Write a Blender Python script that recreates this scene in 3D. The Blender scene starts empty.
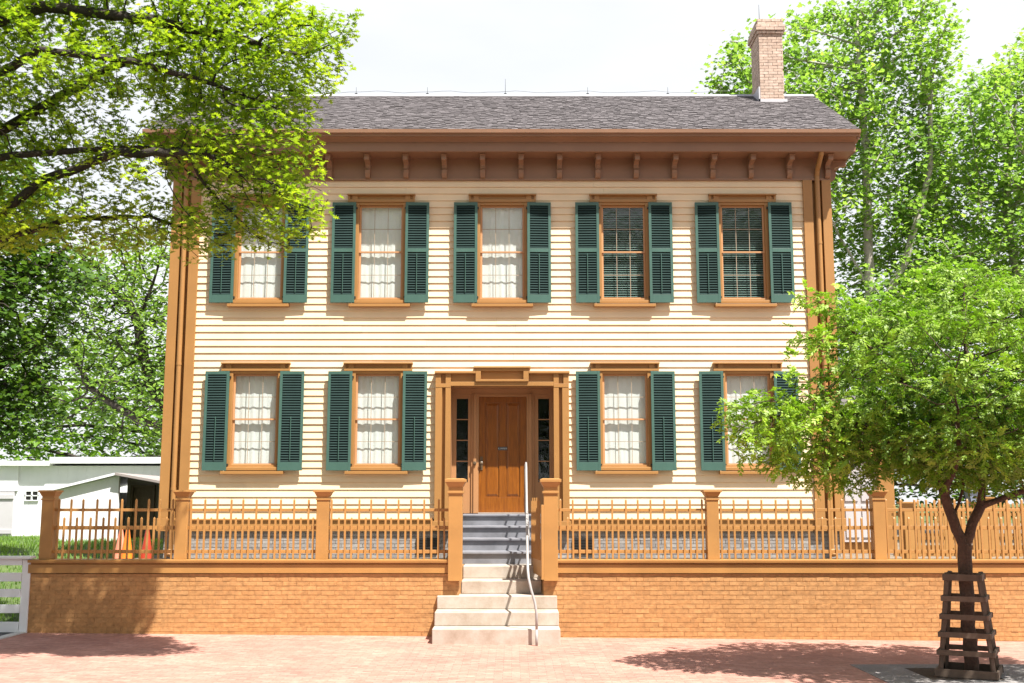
import bpy, bmesh, math, random
import numpy as np
from mathutils import Vector, Matrix

random.seed(7)
rng = np.random.default_rng(11)
R = math.radians
scene = bpy.context.scene
col = scene.collection

# ---------------------------------------------------------------- camera
cam_d = bpy.data.cameras.new('camera')
cam = bpy.data.objects.new('camera', cam_d)
col.objects.link(cam)
scene.camera = cam
cam.location = (0.2, 0.0, 1.95)
cam.rotation_euler = (R(90 + 8.3), 0, 0)
cam_d.sensor_width = 36
cam_d.lens = 36 * 1110 / 1024
cam_d.clip_start = 0.1
cam_d.clip_end = 3000

# ---------------------------------------------------------------- world, sun, exposure
LIGHT = Vector((-0.9, 1.0, -2.4)).normalized()       # the way the sunlight travels
SUN_EL = math.asin(-LIGHT.z)
SUN_AZ = math.atan2(-LIGHT.x, -LIGHT.y)              # clockwise from +Y
world = bpy.data.worlds.new('World')
scene.world = world
world.use_nodes = True
wn, wl = world.node_tree.nodes, world.node_tree.links
wn.clear()
sky = wn.new('ShaderNodeTexSky')
sky.sky_type = 'NISHITA'
sky.sun_disc = False
sky.sun_elevation = SUN_EL
sky.sun_rotation = SUN_AZ
sky.air_density = 1.0
sky.dust_density = 1.5
sky.ozone_density = 1.0
# thin bright cloud over the blue
tc = wn.new('ShaderNodeTexCoord')
mp = wn.new('ShaderNodeMapping'); mp.inputs['Scale'].default_value = (1.2, 1.2, 3.5)
nz = wn.new('ShaderNodeTexNoise'); nz.inputs['Scale'].default_value = 1.6; nz.inputs['Detail'].default_value = 6
cr = wn.new('ShaderNodeValToRGB')
cr.color_ramp.elements[0].position = 0.30; cr.color_ramp.elements[0].color = (0.75, 0.75, 0.75, 1)
cr.color_ramp.elements[1].position = 0.62; cr.color_ramp.elements[1].color = (0.97, 0.97, 0.97, 1)
mx = wn.new('ShaderNodeMixRGB'); mx.inputs[2].default_value = (7.3, 7.4, 7.5, 1)
bg = wn.new('ShaderNodeBackground'); bg.inputs['Strength'].default_value = 0.060
wo = wn.new('ShaderNodeOutputWorld')
wl.new(tc.outputs['Generated'], mp.inputs['Vector']); wl.new(mp.outputs[0], nz.inputs['Vector'])
sp = wn.new('ShaderNodeSeparateXYZ'); wl.new(tc.outputs['Generated'], sp.inputs[0])
el = wn.new('ShaderNodeMapRange'); el.inputs['From Min'].default_value = 0.45; el.inputs['From Max'].default_value = 0.75
el.inputs['To Min'].default_value = 1.0; el.inputs['To Max'].default_value = 0.12
wl.new(sp.outputs['Z'], el.inputs['Value'])
mu = wn.new('ShaderNodeMath'); mu.operation = 'MULTIPLY'
wl.new(nz.outputs['Fac'], cr.inputs[0]); wl.new(cr.outputs[0], mu.inputs[0]); wl.new(el.outputs[0], mu.inputs[1]); wl.new(mu.outputs[0], mx.inputs[0])
wl.new(sky.outputs[0], mx.inputs[1]); wl.new(mx.outputs[0], bg.inputs['Color'])
wl.new(bg.outputs[0], wo.inputs['Surface'])

sun_d = bpy.data.lights.new('sun', 'SUN')
sun = bpy.data.objects.new('sun', sun_d)
col.objects.link(sun)
sun_d.energy = 4.8
sun_d.angle = R(0.53)
sun_d.color = (1.0, 0.965, 0.90)
sun.rotation_euler = LIGHT.to_track_quat('-Z', 'Y').to_euler()
sun.location = (20, -20, 50)

scene.view_settings.view_transform = 'Standard'
scene.view_settings.look = 'None'
scene.view_settings.gamma = 1
scene.view_settings.use_curve_mapping = False
scene.view_settings.exposure = 1.35
scene.render.engine = 'CYCLES'
scene.cycles.max_bounces = 8
scene.cycles.transparent_max_bounces = 12

# ---------------------------------------------------------------- materials
def new_mat(name):
    m = bpy.data.materials.new(name)
    m.use_nodes = True
    nt = m.node_tree
    return m, nt.nodes, nt.links, nt.nodes['Principled BSDF']

def coords(n, l, scale=(1, 1, 1), src='Object', rot=(0, 0, 0)):
    t = n.new('ShaderNodeTexCoord'); p = n.new('ShaderNodeMapping')
    p.inputs['Scale'].default_value = scale; p.inputs['Rotation'].default_value = rot
    l.new(t.outputs[src], p.inputs['Vector'])
    return p.outputs[0]

def ramp(n, l, fac, c0, c1, p0=0.3, p1=0.7):
    r = n.new('ShaderNodeValToRGB')
    r.color_ramp.elements[0].position = p0; r.color_ramp.elements[0].color = (*c0, 1)
    r.color_ramp.elements[1].position = p1; r.color_ramp.elements[1].color = (*c1, 1)
    l.new(fac, r.inputs[0])
    return r.outputs[0]

def noise(n, l, vec, scale, detail=4, rough=0.55):
    t = n.new('ShaderNodeTexNoise')
    t.inputs['Scale'].default_value = scale; t.inputs['Detail'].default_value = detail
    t.inputs['Roughness'].default_value = rough
    l.new(vec, t.inputs['Vector'])
    return t.outputs['Fac']

def bump(n, l, h, bsdf, strength=0.3, dist=0.01):
    b = n.new('ShaderNodeBump'); b.inputs['Strength'].default_value = strength; b.inputs['Distance'].default_value = dist
    l.new(h, b.inputs['Height']); l.new(b.outputs[0], bsdf.inputs['Normal'])

def painted(name, c, rough=0.5, var=0.12, grain=(6, 6, 40), bs=0.15, nscale=1.3):
    m, n, l, b = new_mat(name)
    v = coords(n, l)
    f = noise(n, l, v, nscale, 5)
    lo = tuple(x * (1 - var) for x in c); hi = tuple(min(1, x * (1 + var * 0.6)) for x in c)
    l.new(ramp(n, l, f, lo, hi), b.inputs['Base Color'])
    b.inputs['Roughness'].default_value = rough
    v2 = coords(n, l, grain)
    bump(n, l, noise(n, l, v2, 3, 3), b, bs, 0.004)
    if rough > 0.85: b.inputs['Specular IOR Level'].default_value = 0.15
    return m

M = {}
M['siding'] = painted('cream siding paint', (0.79, 0.61, 0.40), 0.5, 0.08, (2, 2, 50), 0.12)
M['trim'] = painted('tan trim paint', (0.35, 0.172, 0.052), 0.45, 0.10, (8, 8, 8), 0.10)
M['cornice'] = painted('brown cornice paint', (0.26, 0.138, 0.080), 0.45, 0.10, (3, 8, 30), 0.10)
M['fence'] = painted('tan fence paint', (0.39, 0.195, 0.056), 0.5, 0.14, (10, 10, 10), 0.15, 2.0)
M['shutter'] = painted('green shutter paint', (0.052, 0.115, 0.092), 0.45, 0.15, (8, 8, 8), 0.1, 2.5)
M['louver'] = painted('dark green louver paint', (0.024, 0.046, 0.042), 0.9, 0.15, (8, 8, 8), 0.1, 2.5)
M['louver_shade'] = painted('shutter backing', (0.010, 0.018, 0.018), 0.95, 0.1)  # near-black colour standing in for shade between the slats
M['white'] = painted('white paint', (0.80, 0.80, 0.80), 0.5, 0.07, (8, 8, 8), 0.15, 1.0)
M['metal'] = painted('white metal paint', (0.33, 0.32, 0.31), 0.45, 0.08, (8, 8, 8), 0.05, 3)
M['curtain'] = None
M['sash'] = painted('sash paint', (0.50, 0.26, 0.12), 0.45, 0.08)
M['muntin'] = painted('muntin paint', (0.36, 0.28, 0.20), 0.45, 0.08)
M['dark'] = painted('dark interior', (0.03, 0.028, 0.025), 0.8, 0.2)
M['step_grey'] = painted('grey step paint', (0.19, 0.19, 0.21), 0.6, 0.30, (3, 20, 20), 0.2, 3.5)
M['iron'] = painted('black iron', (0.02, 0.02, 0.02), 0.4, 0.2)
M['brass'] = painted('old bronze', (0.12, 0.08, 0.045), 0.35, 0.2)
M['bronze_trim'] = painted('sidelight trim', (0.40, 0.20, 0.085), 0.45, 0.1)
M['grey_wall'] = painted('grey brown shed boards', (0.30, 0.26, 0.245), 0.8, 0.2, (20, 20, 3), 0.3)
M['lilac'] = painted('pale grey panel paint', (0.48, 0.46, 0.48), 0.6, 0.1)
M['whitewash'] = painted('whitewashed boards', (0.80, 0.80, 0.82), 0.7, 0.08, (30, 30, 2), 0.3)

def mk_curtain():
    m, n, l, b = new_mat('white cotton curtain')
    v = coords(n, l)
    l.new(ramp(n, l, noise(n, l, v, 2.5, 5), (0.82, 0.82, 0.82), (0.90, 0.90, 0.89)), b.inputs['Base Color'])
    b.inputs['Roughness'].default_value = 0.9
    v2 = coords(n, l, (9, 1, 0.9))
    bump(n, l, noise(n, l, v2, 1.5, 3), b, 0.35, 0.02)
    return m
M['curtain'] = mk_curtain()

def mk_glass():
    m, n, l, b = new_mat('old window glass')
    n.remove(b)
    out = n['Material Output']
    tr = n.new('ShaderNodeBsdfTransparent'); tr.inputs[0].default_value = (0.94, 0.96, 0.95, 1)
    gl = n.new('ShaderNodeBsdfGlossy'); gl.inputs['Roughness'].default_value = 0.09
    fr = n.new('ShaderNodeFresnel')
    ge = n.new('ShaderNodeNewGeometry'); mr = n.new('ShaderNodeMapRange'); mr.inputs['To Min'].default_value = 1.55; mr.inputs['To Max'].default_value = 1 / 1.55
    l.new(ge.outputs['Backfacing'], mr.inputs['Value']); l.new(mr.outputs[0], fr.inputs['IOR'])
    mx = n.new('ShaderNodeMixShader')
    v = coords(n, l, (1, 1, 1))
    bp = n.new('ShaderNodeBump'); bp.inputs['Strength'].default_value = 0.35; bp.inputs['Distance'].default_value = 0.012
    l.new(noise(n, l, v, 5, 2), bp.inputs['Height'])
    l.new(bp.outputs[0], gl.inputs['Normal'])
    l.new(fr.outputs[0], mx.inputs[0]); l.new(tr.outputs[0], mx.inputs[1]); l.new(gl.outputs[0], mx.inputs[2])
    l.new(mx.outputs[0], out.inputs['Surface'])
    return m
M['glass'] = mk_glass()

def mk_door():
    m, n, l, b = new_mat('varnished door wood')
    v = coords(n, l, (14, 14, 1.1))
    l.new(ramp(n, l, noise(n, l, v, 3.5, 7, 0.65), (0.16, 0.044, 0.004), (0.29, 0.092, 0.008)), b.inputs['Base Color'])
    b.inputs['Roughness'].default_value = 0.32
    return m
M['door'] = mk_door()

def mk_attr(name, c0, c1, rough=0.8, bs=0.4, nscale=30, streak=None):
    """per-piece colour (a random value stored on each shingle / brick) with a fine grain over it"""
    m, n, l, b = new_mat(name)
    a = n.new('ShaderNodeAttribute'); a.attribute_name = 'lv'
    base = ramp(n, l, a.outputs['Fac'], c0, c1, 0.0, 1.0)
    v = coords(n, l, streak or (1, 1, 1))
    f = noise(n, l, v, nscale, 5, 0.65)
    g = ramp(n, l, f, (0.62, 0.62, 0.62), (1.2, 1.2, 1.2), 0.28, 0.72)
    mm = n.new('ShaderNodeMixRGB'); mm.blend_type = 'MULTIPLY'; mm.inputs[0].default_value = 0.8
    l.new(base, mm.inputs[1]); l.new(g, mm.inputs[2]); l.new(mm.outputs[0], b.inputs['Base Color'])
    b.inputs['Roughness'].default_value = rough
    bump(n, l, f, b, bs, 0.008)
    return m
M['shingle'] = mk_attr('weathered wood shingles', (0.085, 0.073, 0.074), (0.145, 0.127, 0.130), 0.85, 0.5, 14, (4, 1, 1))
M['paint_brick'] = mk_attr('tan painted brick', (0.42, 0.212, 0.075), (0.46, 0.240, 0.090), 0.7, 0.6, 16)
M['grey_brick'] = mk_attr('pale grey foundation brick', (0.22, 0.205, 0.20), (0.33, 0.31, 0.29), 0.8, 0.5, 16)
M['chim_brick'] = mk_attr('pinkish tan chimney brick', (0.44, 0.31, 0.235), (0.54, 0.40, 0.32), 0.8, 0.5, 16)
M['guard_wood'] = mk_attr('weathered brown slats', (0.085, 0.058, 0.040), (0.14, 0.10, 0.07), 0.8, 0.5, 10, (1, 1, 1))

def mk_stone():
    m, n, l, b = new_mat('pale limestone steps')
    v = coords(n, l)
    c = ramp(n, l, noise(n, l, v, 2.3, 7, 0.7), (0.30, 0.225, 0.165), (0.44, 0.385, 0.325), 0.3, 0.62)
    l.new(c, b.inputs['Base Color']); b.inputs['Roughness'].default_value = 0.8
    bump(n, l, noise(n, l, v, 40, 4), b, 0.35, 0.006)
    return m
M['stone'] = mk_stone()

def mk_paving():
    m, n, l, b = new_mat('worn red brick paving')
    v = coords(n, l)
    br = n.new('ShaderNodeTexBrick')
    br.inputs['Scale'].default_value = 1.0
    br.inputs['Brick Width'].default_value = 0.205; br.inputs['Row Height'].default_value = 0.102
    br.inputs['Mortar Size'].default_value = 0.005; br.inputs['Mortar Smooth'].default_value = 0.3
    br.inputs['Color1'].default_value = (0.42, 0.205, 0.155, 1); br.inputs['Color2'].default_value = (0.50, 0.275, 0.215, 1)
    br.inputs['Mortar'].default_value = (0.30, 0.18, 0.145, 1); br.inputs['Bias'].default_value = -0.1
    dn = n.new('ShaderNodeTexNoise'); dn.inputs['Scale'].default_value = 1.7
    l.new(v, dn.inputs['Vector'])
    dm = n.new('ShaderNodeMixRGB'); dm.blend_type = 'ADD'; dm.inputs[0].default_value = 0.02
    l.new(v, dm.inputs[1]); l.new(dn.outputs['Color'], dm.inputs[2]); l.new(dm.outputs[0], br.inputs['Vector'])
    g = ramp(n, l, noise(n, l, v, 0.8, 6, 0.7), (0.78, 0.74, 0.74), (1.12, 1.10, 1.08), 0.3, 0.7)
    g2 = ramp(n, l, noise(n, l, coords(n, l, (1, 2, 1)), 9, 5, 0.75), (0.66, 0.61, 0.61), (1.16, 1.16, 1.16), 0.3, 0.68)
    mm = n.new('ShaderNodeMixRGB'); mm.blend_type = 'MULTIPLY'; mm.inputs[0].default_value = 1
    m2 = n.new('ShaderNodeMixRGB'); m2.blend_type = 'MULTIPLY'; m2.inputs[0].default_value = 1
    l.new(br.outputs['Color'], mm.inputs[1]); l.new(g, mm.inputs[2])
    l.new(mm.outputs[0], m2.inputs[1]); l.new(g2, m2.inputs[2])
    l.new(m2.outputs[0], b.inputs['Base Color']); b.inputs['Roughness'].default_value = 0.85
    inv = n.new('ShaderNodeMath'); inv.operation = 'SUBTRACT'; inv.inputs[0].default_value = 1
    l.new(br.outputs['Fac'], inv.inputs[1])
    bump(n, l, inv.outputs[0], b, 0.6, 0.006)
    return m
M['paving'] = mk_paving()

def mk_ground(name, c0, c1, scale, bs=0.5, scale2=40):
    m, n, l, b = new_mat(name)
    v = coords(n, l)
    c = ramp(n, l, noise(n, l, v, scale, 6, 0.7), c0, c1)
    g = ramp(n, l, noise(n, l, v, scale2, 4, 0.7), (0.7, 0.7, 0.7), (1.2, 1.2, 1.2))
    mm = n.new('ShaderNodeMixRGB'); mm.blend_type = 'MULTIPLY'; mm.inputs[0].default_value = 1
    l.new(c, mm.inputs[1]); l.new(g, mm.inputs[2])
    l.new(mm.outputs[0], b.inputs['Base Color']); b.inputs['Roughness'].default_value = 0.95
    bump(n, l, noise(n, l, v, 25, 4), b, bs, 0.03)
    return m
M['lawn'] = mk_ground('lawn', (0.055, 0.085, 0.022), (0.10, 0.14, 0.038), 0.6)
M['earth'] = mk_ground('yard gravel', (0.14, 0.11, 0.08), (0.24, 0.19, 0.14), 1.2)
M['asphalt'] = mk_ground('grey asphalt', (0.05, 0.05, 0.055), (0.085, 0.085, 0.09), 2)
M['soil'] = mk_ground('dark soil', (0.035, 0.025, 0.018), (0.07, 0.05, 0.035), 4)
M['slab'] = mk_ground('grey stone slab', (0.17, 0.155, 0.15), (0.27, 0.25, 0.24), 2.5)
M['kerb'] = mk_ground('pale concrete kerb', (0.50, 0.49, 0.47), (0.62, 0.61, 0.58), 3, 0.2)

def mk_leaf(name, c0, c1, trans=0.45, gloss=0.35, nscale=0.5, tint=(1.9, 1.9, 0.75)):
    m, n, l, b = new_mat(name)
    n.remove(b); out = n['Material Output']
    a = n.new('ShaderNodeAttribute'); a.attribute_name = 'lv'
    c = ramp(n, l, a.outputs['Fac'], c0, c1, 0.0, 1.0)
    v = coords(n, l)
    g = ramp(n, l, noise(n, l, v, nscale, 3), (0.75, 0.80, 0.8), (1.2, 1.15, 0.95), 0.35, 0.65)
    mm = n.new('ShaderNodeMixRGB'); mm.blend_type = 'MULTIPLY'; mm.inputs[0].default_value = 1
    l.new(c, mm.inputs[1]); l.new(g, mm.inputs[2])
    p = n.new('ShaderNodeBsdfPrincipled'); p.inputs['Roughness'].default_value = gloss
    p.inputs['Specular IOR Level'].default_value = 0.45
    l.new(mm.outputs[0], p.inputs['Base Color'])
    t = n.new('ShaderNodeBsdfTranslucent')
    tm = n.new('ShaderNodeMixRGB'); tm.blend_type = 'MULTIPLY'; tm.inputs[0].default_value = 1
    tm.inputs[2].default_value = (*tint, 1)
    l.new(mm.outputs[0], tm.inputs[1]); l.new(tm.outputs[0], t.inputs[0])
    s = n.new('ShaderNodeMixShader'); s.inputs[0].default_value = trans
    l.new(p.outputs[0], s.inputs[1]); l.new(t.outputs[0], s.inputs[2]); l.new(s.outputs[0], out.inputs['Surface'])
    return m
M['leaf_oak'] = mk_leaf('yellow green oak leaves', (0.080, 0.170, 0.014), (0.34, 0.45, 0.036), 0.42, 0.5)
M['leaf_small'] = mk_leaf('fresh green leaflets', (0.035, 0.100, 0.012), (0.29, 0.41, 0.042), 0.26, 0.5, 0.9, (1.4, 2.0, 0.7))
M['leaf_far'] = mk_leaf('mid green leaves', (0.045, 0.110, 0.022), (0.13, 0.22, 0.045), 0.36)
M['leaf_syc'] = mk_leaf('broad green leaves', (0.085, 0.175, 0.040), (0.25, 0.36, 0.105), 0.48, 0.32, 0.35, (2.1, 2.2, 1.0))
M['leaf_mid'] = mk_leaf('light green leaves', (0.095, 0.18, 0.045), (0.23, 0.34, 0.09))
M['leaf_pale'] = mk_leaf('pale green leaves', (0.10, 0.20, 0.04), (0.20, 0.32, 0.07))
M['bark'] = mk_ground('dark furrowed bark', (0.020, 0.015, 0.012), (0.055, 0.042, 0.032), 6, 0.9)
M['bark_red'] = mk_ground('reddish brown bark', (0.045, 0.027, 0.019), (0.10, 0.060, 0.040), 6, 0.7)
M['bark_pale'] = mk_ground('pale mottled bark', (0.26, 0.23, 0.20), (0.50, 0.47, 0.42), 1.5, 0.4)
M['cone_orange'] = painted('orange cone plastic', (0.85, 0.20, 0.015), 0.4, 0.06)
M['cone_red_shaded'] = painted('shade darkened red plastic', (0.35, 0.035, 0.012), 0.4, 0.06)  # base red lowered to hold the shade this cone stands in
M['cone_pink'] = painted('faded orange cone plastic', (0.80, 0.26, 0.16), 0.5, 0.06)
M['blind'] = painted('reflection teal blind', (0.27, 0.38, 0.35), 0.6, 0.1)  # teal stands in for the tree reflection on the panes
M['lamp_glass'] = painted('bluish lantern glass', (0.28, 0.33, 0.45), 0.15, 0.05)
M['plate'] = painted('engraved plate', (0.09, 0.085, 0.085), 0.3, 0.1)
M['silver'] = painted('silver lettering', (0.6, 0.6, 0.6), 0.3, 0.05)

# ---------------------------------------------------------------- mesh helpers
def children(o):
    return [c for c in bpy.data.objects if c.parent == o]

def tag(o, label=None, cat=None, group=None, kind=None):
    if label: o['label'] = label
    if cat: o['category'] = cat
    if group: o['group'] = group
    if kind: o['kind'] = kind
    return o

def empty(name, loc, label, cat, group=None):
    o = bpy.data.objects.new(name, None); col.objects.link(o)
    o.location = loc; o.empty_display_size = 0.2
    return tag(o, label, cat, group)

def world_loc(o):
    v = Vector((0, 0, 0))
    while o is not None:
        v += Vector(o.location); o = o.parent
    return v

class MB:
    """collects shapes in world coordinates; build() links them as one mesh object"""
    def __init__(s): s.v = []; s.f = []; s.lv = []
    def add(s, vs, fs, lv=0.5):
        b = len(s.v); s.v += [tuple(p) for p in vs]; s.f += [tuple(i + b for i in f) for f in fs]
        s.lv += [lv] * len(vs); return s
    def box(s, x0, x1, y0, y1, z0, z1, lv=0.5, j=0):
        vs = [(x, y, z) for z in (z0, z1) for y in (y0, y1) for x in (x0, x1)]
        if j: vs = [tuple(c + random.uniform(-j, j) for c in p) for p in vs]
        return s.add(vs, [(0, 2, 3, 1), (4, 5, 7, 6), (0, 1, 5, 4), (2, 6, 7, 3), (0, 4, 6, 2), (1, 3, 7, 5)], lv)
    def taper(s, cx, cy, hx0, hy0, z0, hx1, hy1, z1):
        vs = [(cx + sx * hx0, cy + sy * hy0, z0) for sy in (-1, 1) for sx in (-1, 1)] + \
             [(cx + sx * hx1, cy + sy * hy1, z1) for sy in (-1, 1) for sx in (-1, 1)]
        return s.add(vs, [(0, 2, 3, 1), (4, 5, 7, 6), (0, 1, 5, 4), (2, 6, 7, 3), (0, 4, 6, 2), (1, 3, 7, 5)])
    def prism(s, prof, axis, a, b, lv=0.5):
        """prof: closed list of 2D points; axis 'x': prof is (y, z); axis 'y': prof is (x, z); axis 'z': (x, y)"""
        n = len(prof)
        def P(p, t):
            return {'x': (t, p[0], p[1]), 'y': (p[0], t, p[1]), 'z': (p[0], p[1], t)}[axis]
        vs = [P(p, a) for p in prof] + [P(p, b) for p in prof]
        fs = [tuple(range(n))[::-1], tuple(range(n, 2 * n))] + [(i, (i + 1) % n, n + (i + 1) % n, n + i) for i in range(n)]
        return s.add(vs, fs, lv)
    def bar(s, p, q, w, h, lv=0.5):
        """a square bar between two points"""
        p, q = Vector(p), Vector(q); d = (q - p).normalized()
        up = Vector((0, 0, 1)) if abs(d.z) < 0.95 else Vector((0, 1, 0))
        a = d.cross(up).normalized() * w / 2; b = a.cross(d).normalized() * h / 2
        vs = [e + sa * a + sb * b for e in (p, q) for sa, sb in ((-1, -1), (1, -1), (1, 1), (-1, 1))]
        return s.add(vs, [(3, 2, 1, 0), (4, 5, 6, 7), (0, 1, 5, 4), (1, 2, 6, 5), (2, 3, 7, 6), (3, 0, 4, 7)], lv)
    def tube(s, pts, r, n=10):
        pts = [Vector(p) for p in pts]; rs = r if isinstance(r, (list, tuple)) else [r] * len(pts)
        rings = []; ref = None
        for i, p in enumerate(pts):
            d = (pts[min(i + 1, len(pts) - 1)] - pts[max(i - 1, 0)]).normalized()
            if ref is None: ref = d.orthogonal().normalized()
            ref = (ref - d * ref.dot(d)).normalized(); o = d.cross(ref)
            rings.append([p + rs[i] * (math.cos(t) * ref + math.sin(t) * o) for t in [2 * math.pi * k / n for k in range(n)]])
        vs = [v for g in rings for v in g]; fs = []
        for i in range(len(pts) - 1):
            for k in range(n):
                fs.append((i * n + k, i * n + (k + 1) % n, (i + 1) * n + (k + 1) % n, (i + 1) * n + k))
        fs += [tuple(range(n))[::-1], tuple(range((len(pts) - 1) * n, len(pts) * n))]
        return s.add(vs, fs)
    def lathe(s, cx, cy, prof, n=20):
        vs = []; fs = []
        for r, z in prof:
            vs += [(cx + r * math.cos(2 * math.pi * k / n), cy + r * math.sin(2 * math.pi * k / n), z) for k in range(n)]
        for i in range(len(prof) - 1):
            for k in range(n):
                fs.append((i * n + k, i * n + (k + 1) % n, (i + 1) * n + (k + 1) % n, (i + 1) * n + k))
        fs += [tuple(range(n))[::-1], tuple(range((len(prof) - 1) * n, len(prof) * n))]
        return s.add(vs, fs)
    def build(s, name, mat, parent=None, origin=None, bevel=0, smooth=False, attr=False):
        if origin is None:
            origin = Vector((0, 0, 0)) if parent is None else world_loc(parent)
        origin = Vector(origin)
        me = bpy.data.meshes.new(name)
        me.from_pydata([tuple(Vector(p) - origin) for p in s.v], [], s.f)
        me.materials.append(mat)
        if attr:
            a = me.attributes.new('lv', 'FLOAT', 'POINT'); a.data.foreach_set('value', s.lv)
        bm = bmesh.new(); bm.from_mesh(me); bmesh.ops.recalc_face_normals(bm, faces=bm.faces); bm.to_mesh(me); bm.free()
        if smooth: me.polygons.foreach_set('use_smooth', [True] * len(me.polygons))
        o = bpy.data.objects.new(name, me); col.objects.link(o)
        if parent is not None:
            o.parent = parent; o.location = origin - world_loc(parent)
        else:
            o.location = origin
        if bevel:
            b = o.modifiers.new('bevel', 'BEVEL'); b.width = bevel; b.segments = 2; b.limit_method = 'ANGLE'
        return o

def copy_tree(o, parent=None):
    c = o.copy(); col.objects.link(c); c.parent = parent
    for ch in children(o): copy_tree(ch, c)
    return c

def brick_run(mb, axis, a0, a1, face, z0, z1, bl=0.20, bh=0.067, depth=0.03, out=-1, j=0.0022, gap=0.008, vgap=None, proud=0.006):
    """bricks laid in running bond on a vertical face; axis 'x' or 'y' is the run direction"""
    k = 0; z = z0; vgap = gap if vgap is None else vgap
    while z < z1 - 0.01:
        zt = min(z + bh - gap, z1); co = random.uniform(-0.0012, 0.0012)
        p = a0 - (bl / 2 if k % 2 else 0) - random.uniform(0, 0.012)
        while p < a1 - 0.005:
            L = bl * random.uniform(0.97, 1.03)
            s0, s1 = max(p, a0), min(p + L - vgap, a1)
            if s1 - s0 > 0.02:
                o = co + random.uniform(-0.0015, 0.0015); dz = random.uniform(-0.0015, 0.0015)
                f0, f1 = sorted((face + out * (proud + o), face - out * depth))
                lv = random.random()
                if axis == 'x': mb.box(s0, s1, f0, f1, z + dz, zt + dz, lv, j)
                else: mb.box(f0, f1, s0, s1, z + dz, zt + dz, lv, j)
            p += L
        z += bh; k += 1

# ---------------------------------------------------------------- the ground
def sheet(name, mat, xs, ys, H, kind='structure'):
    vs = [(x, y, H(x, y)) for y in ys for x in xs]; nx = len(xs)
    fs = [(j * nx + i, j * nx + i + 1, (j + 1) * nx + i + 1, (j + 1) * nx + i) for j in range(len(ys) - 1) for i in range(nx - 1)]
    o = MB().add(vs, fs).build(name, mat)
    o['kind'] = kind
    return o

def walk_z(x, y): return -0.0085 * max(-9, min(x, 9)) - 0.02
sheet('brick_sidewalk', M['paving'], [-7.05, -3, 0, 3, 6, 9, 30, 60], [7.5, 12, 17.12], walk_z)
sheet('side_drive', M['asphalt'], [-60, -20, -9, -7.19], [7.5, 12, 17.2], lambda x, y: walk_z(x, y) + 0.002)
sheet('street', M['asphalt'], [-200, -9, -3, 0, 3, 9, 200], [-12, 0, 7.4], lambda x, y: walk_z(x, y) - 0.14)
sheet('far_sidewalk', M['paving'], [-200, 0, 200], [-16, -12.02], lambda x, y: -0.02)
sheet('far_lawn', M['lawn'], [-200, 0, 200], [-400, -16.02], lambda x, y: -0.03)
MB().box(-60, 60, 7.4, 7.5, -0.3, 0.0).build('street_kerb', M['kerb'])['kind'] = 'structure'
kb = MB()
kb.box(-7.19, -7.05, 7.55, 17.0, -0.1, 0.058); kb.build('drive_kerb', M['kerb'], bevel=0.01)['kind'] = 'structure'
def lawn_z(x, y):
    t = max(0, min(1, (y - 17.4) / 9.5)); return 0.02 + 0.93 * t * (2 - t) * 0.98 + 0.02 * math.sin(x * 1.3 + y * 0.7)
sheet('lawn', M['lawn'], [-80, -40] + [-25 + i for i in range(18)] + [-7.1], [17.2 + i * 0.8 for i in range(24)] + [40, 60], lawn_z)
sheet('yard_ground', M['earth'], [-7.1, -0.73], [17.25, 21.9], lambda x, y: 0.9)
sheet('yard_ground', M['earth'], [0.77, 8, 20, 60], [17.25, 21.9], lambda x, y: 0.9)
sheet('yard_ground', M['earth'], [-7.1, 0, 8, 20, 60], [21.9, 25, 40, 60], lambda x, y: 0.9)
sheet('far_ground', M['lawn'], [-900, -80, 0, 80, 900], [60, 200, 1500], lambda x, y: 0.9)
# the yard's cut side face towards the lower lawn
MB().box(-7.1, -7.02, 17.25, 27, -0.2, 0.893).build('yard_edge_wall', M['kerb'])['kind'] = 'structure'

# tree pit with stone slabs round it
tp = MB()
for x0, x1, y0, y1 in ((4.45, 5.35, 12.75, 13.15), (5.36, 6.3, 12.75, 13.15), (6.31, 7.3, 12.75, 13.15), (4.45, 5.02, 13.16, 14.1), (5.86, 7.3, 13.16, 14.1), (4.45, 5.9, 14.11, 14.4), (5.91, 7.3, 14.11, 14.4), (7.31, 8.6, 12.75, 13.6)):
    tp.box(x0, x1, y0, y1, -0.14, walk_z(5.5, 13) + 0.016, j=0.003)
tp.build('tree_pit_slabs', M['slab'], bevel=0.004)['kind'] = 'structure'
sheet('tree_pit_soil', M['soil'], [5.0, 5.9], [13.1, 14.15], lambda x, y: walk_z(5.5, 13) + 0.010)

# ================================================================= THE HOUSE
FY = 21.4
house = empty('clapboard_house', (0, FY, 0.9), 'large cream clapboard two-storey house with green shutters, brown trim and a bracketed cornice', 'house')

def siding_runs(lo, hi, z, openings):
    segs = [(lo, hi)]
    for a, b, c, d in openings:
        if c <= z <= d:
            ns = []
            for s0, s1 in segs:
                if b <= s0 or a >= s1: ns.append((s0, s1)); continue
                if a > s0: ns.append((s0, a))
                if b < s1: ns.append((b, s1))
            segs = ns
    return segs

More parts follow.
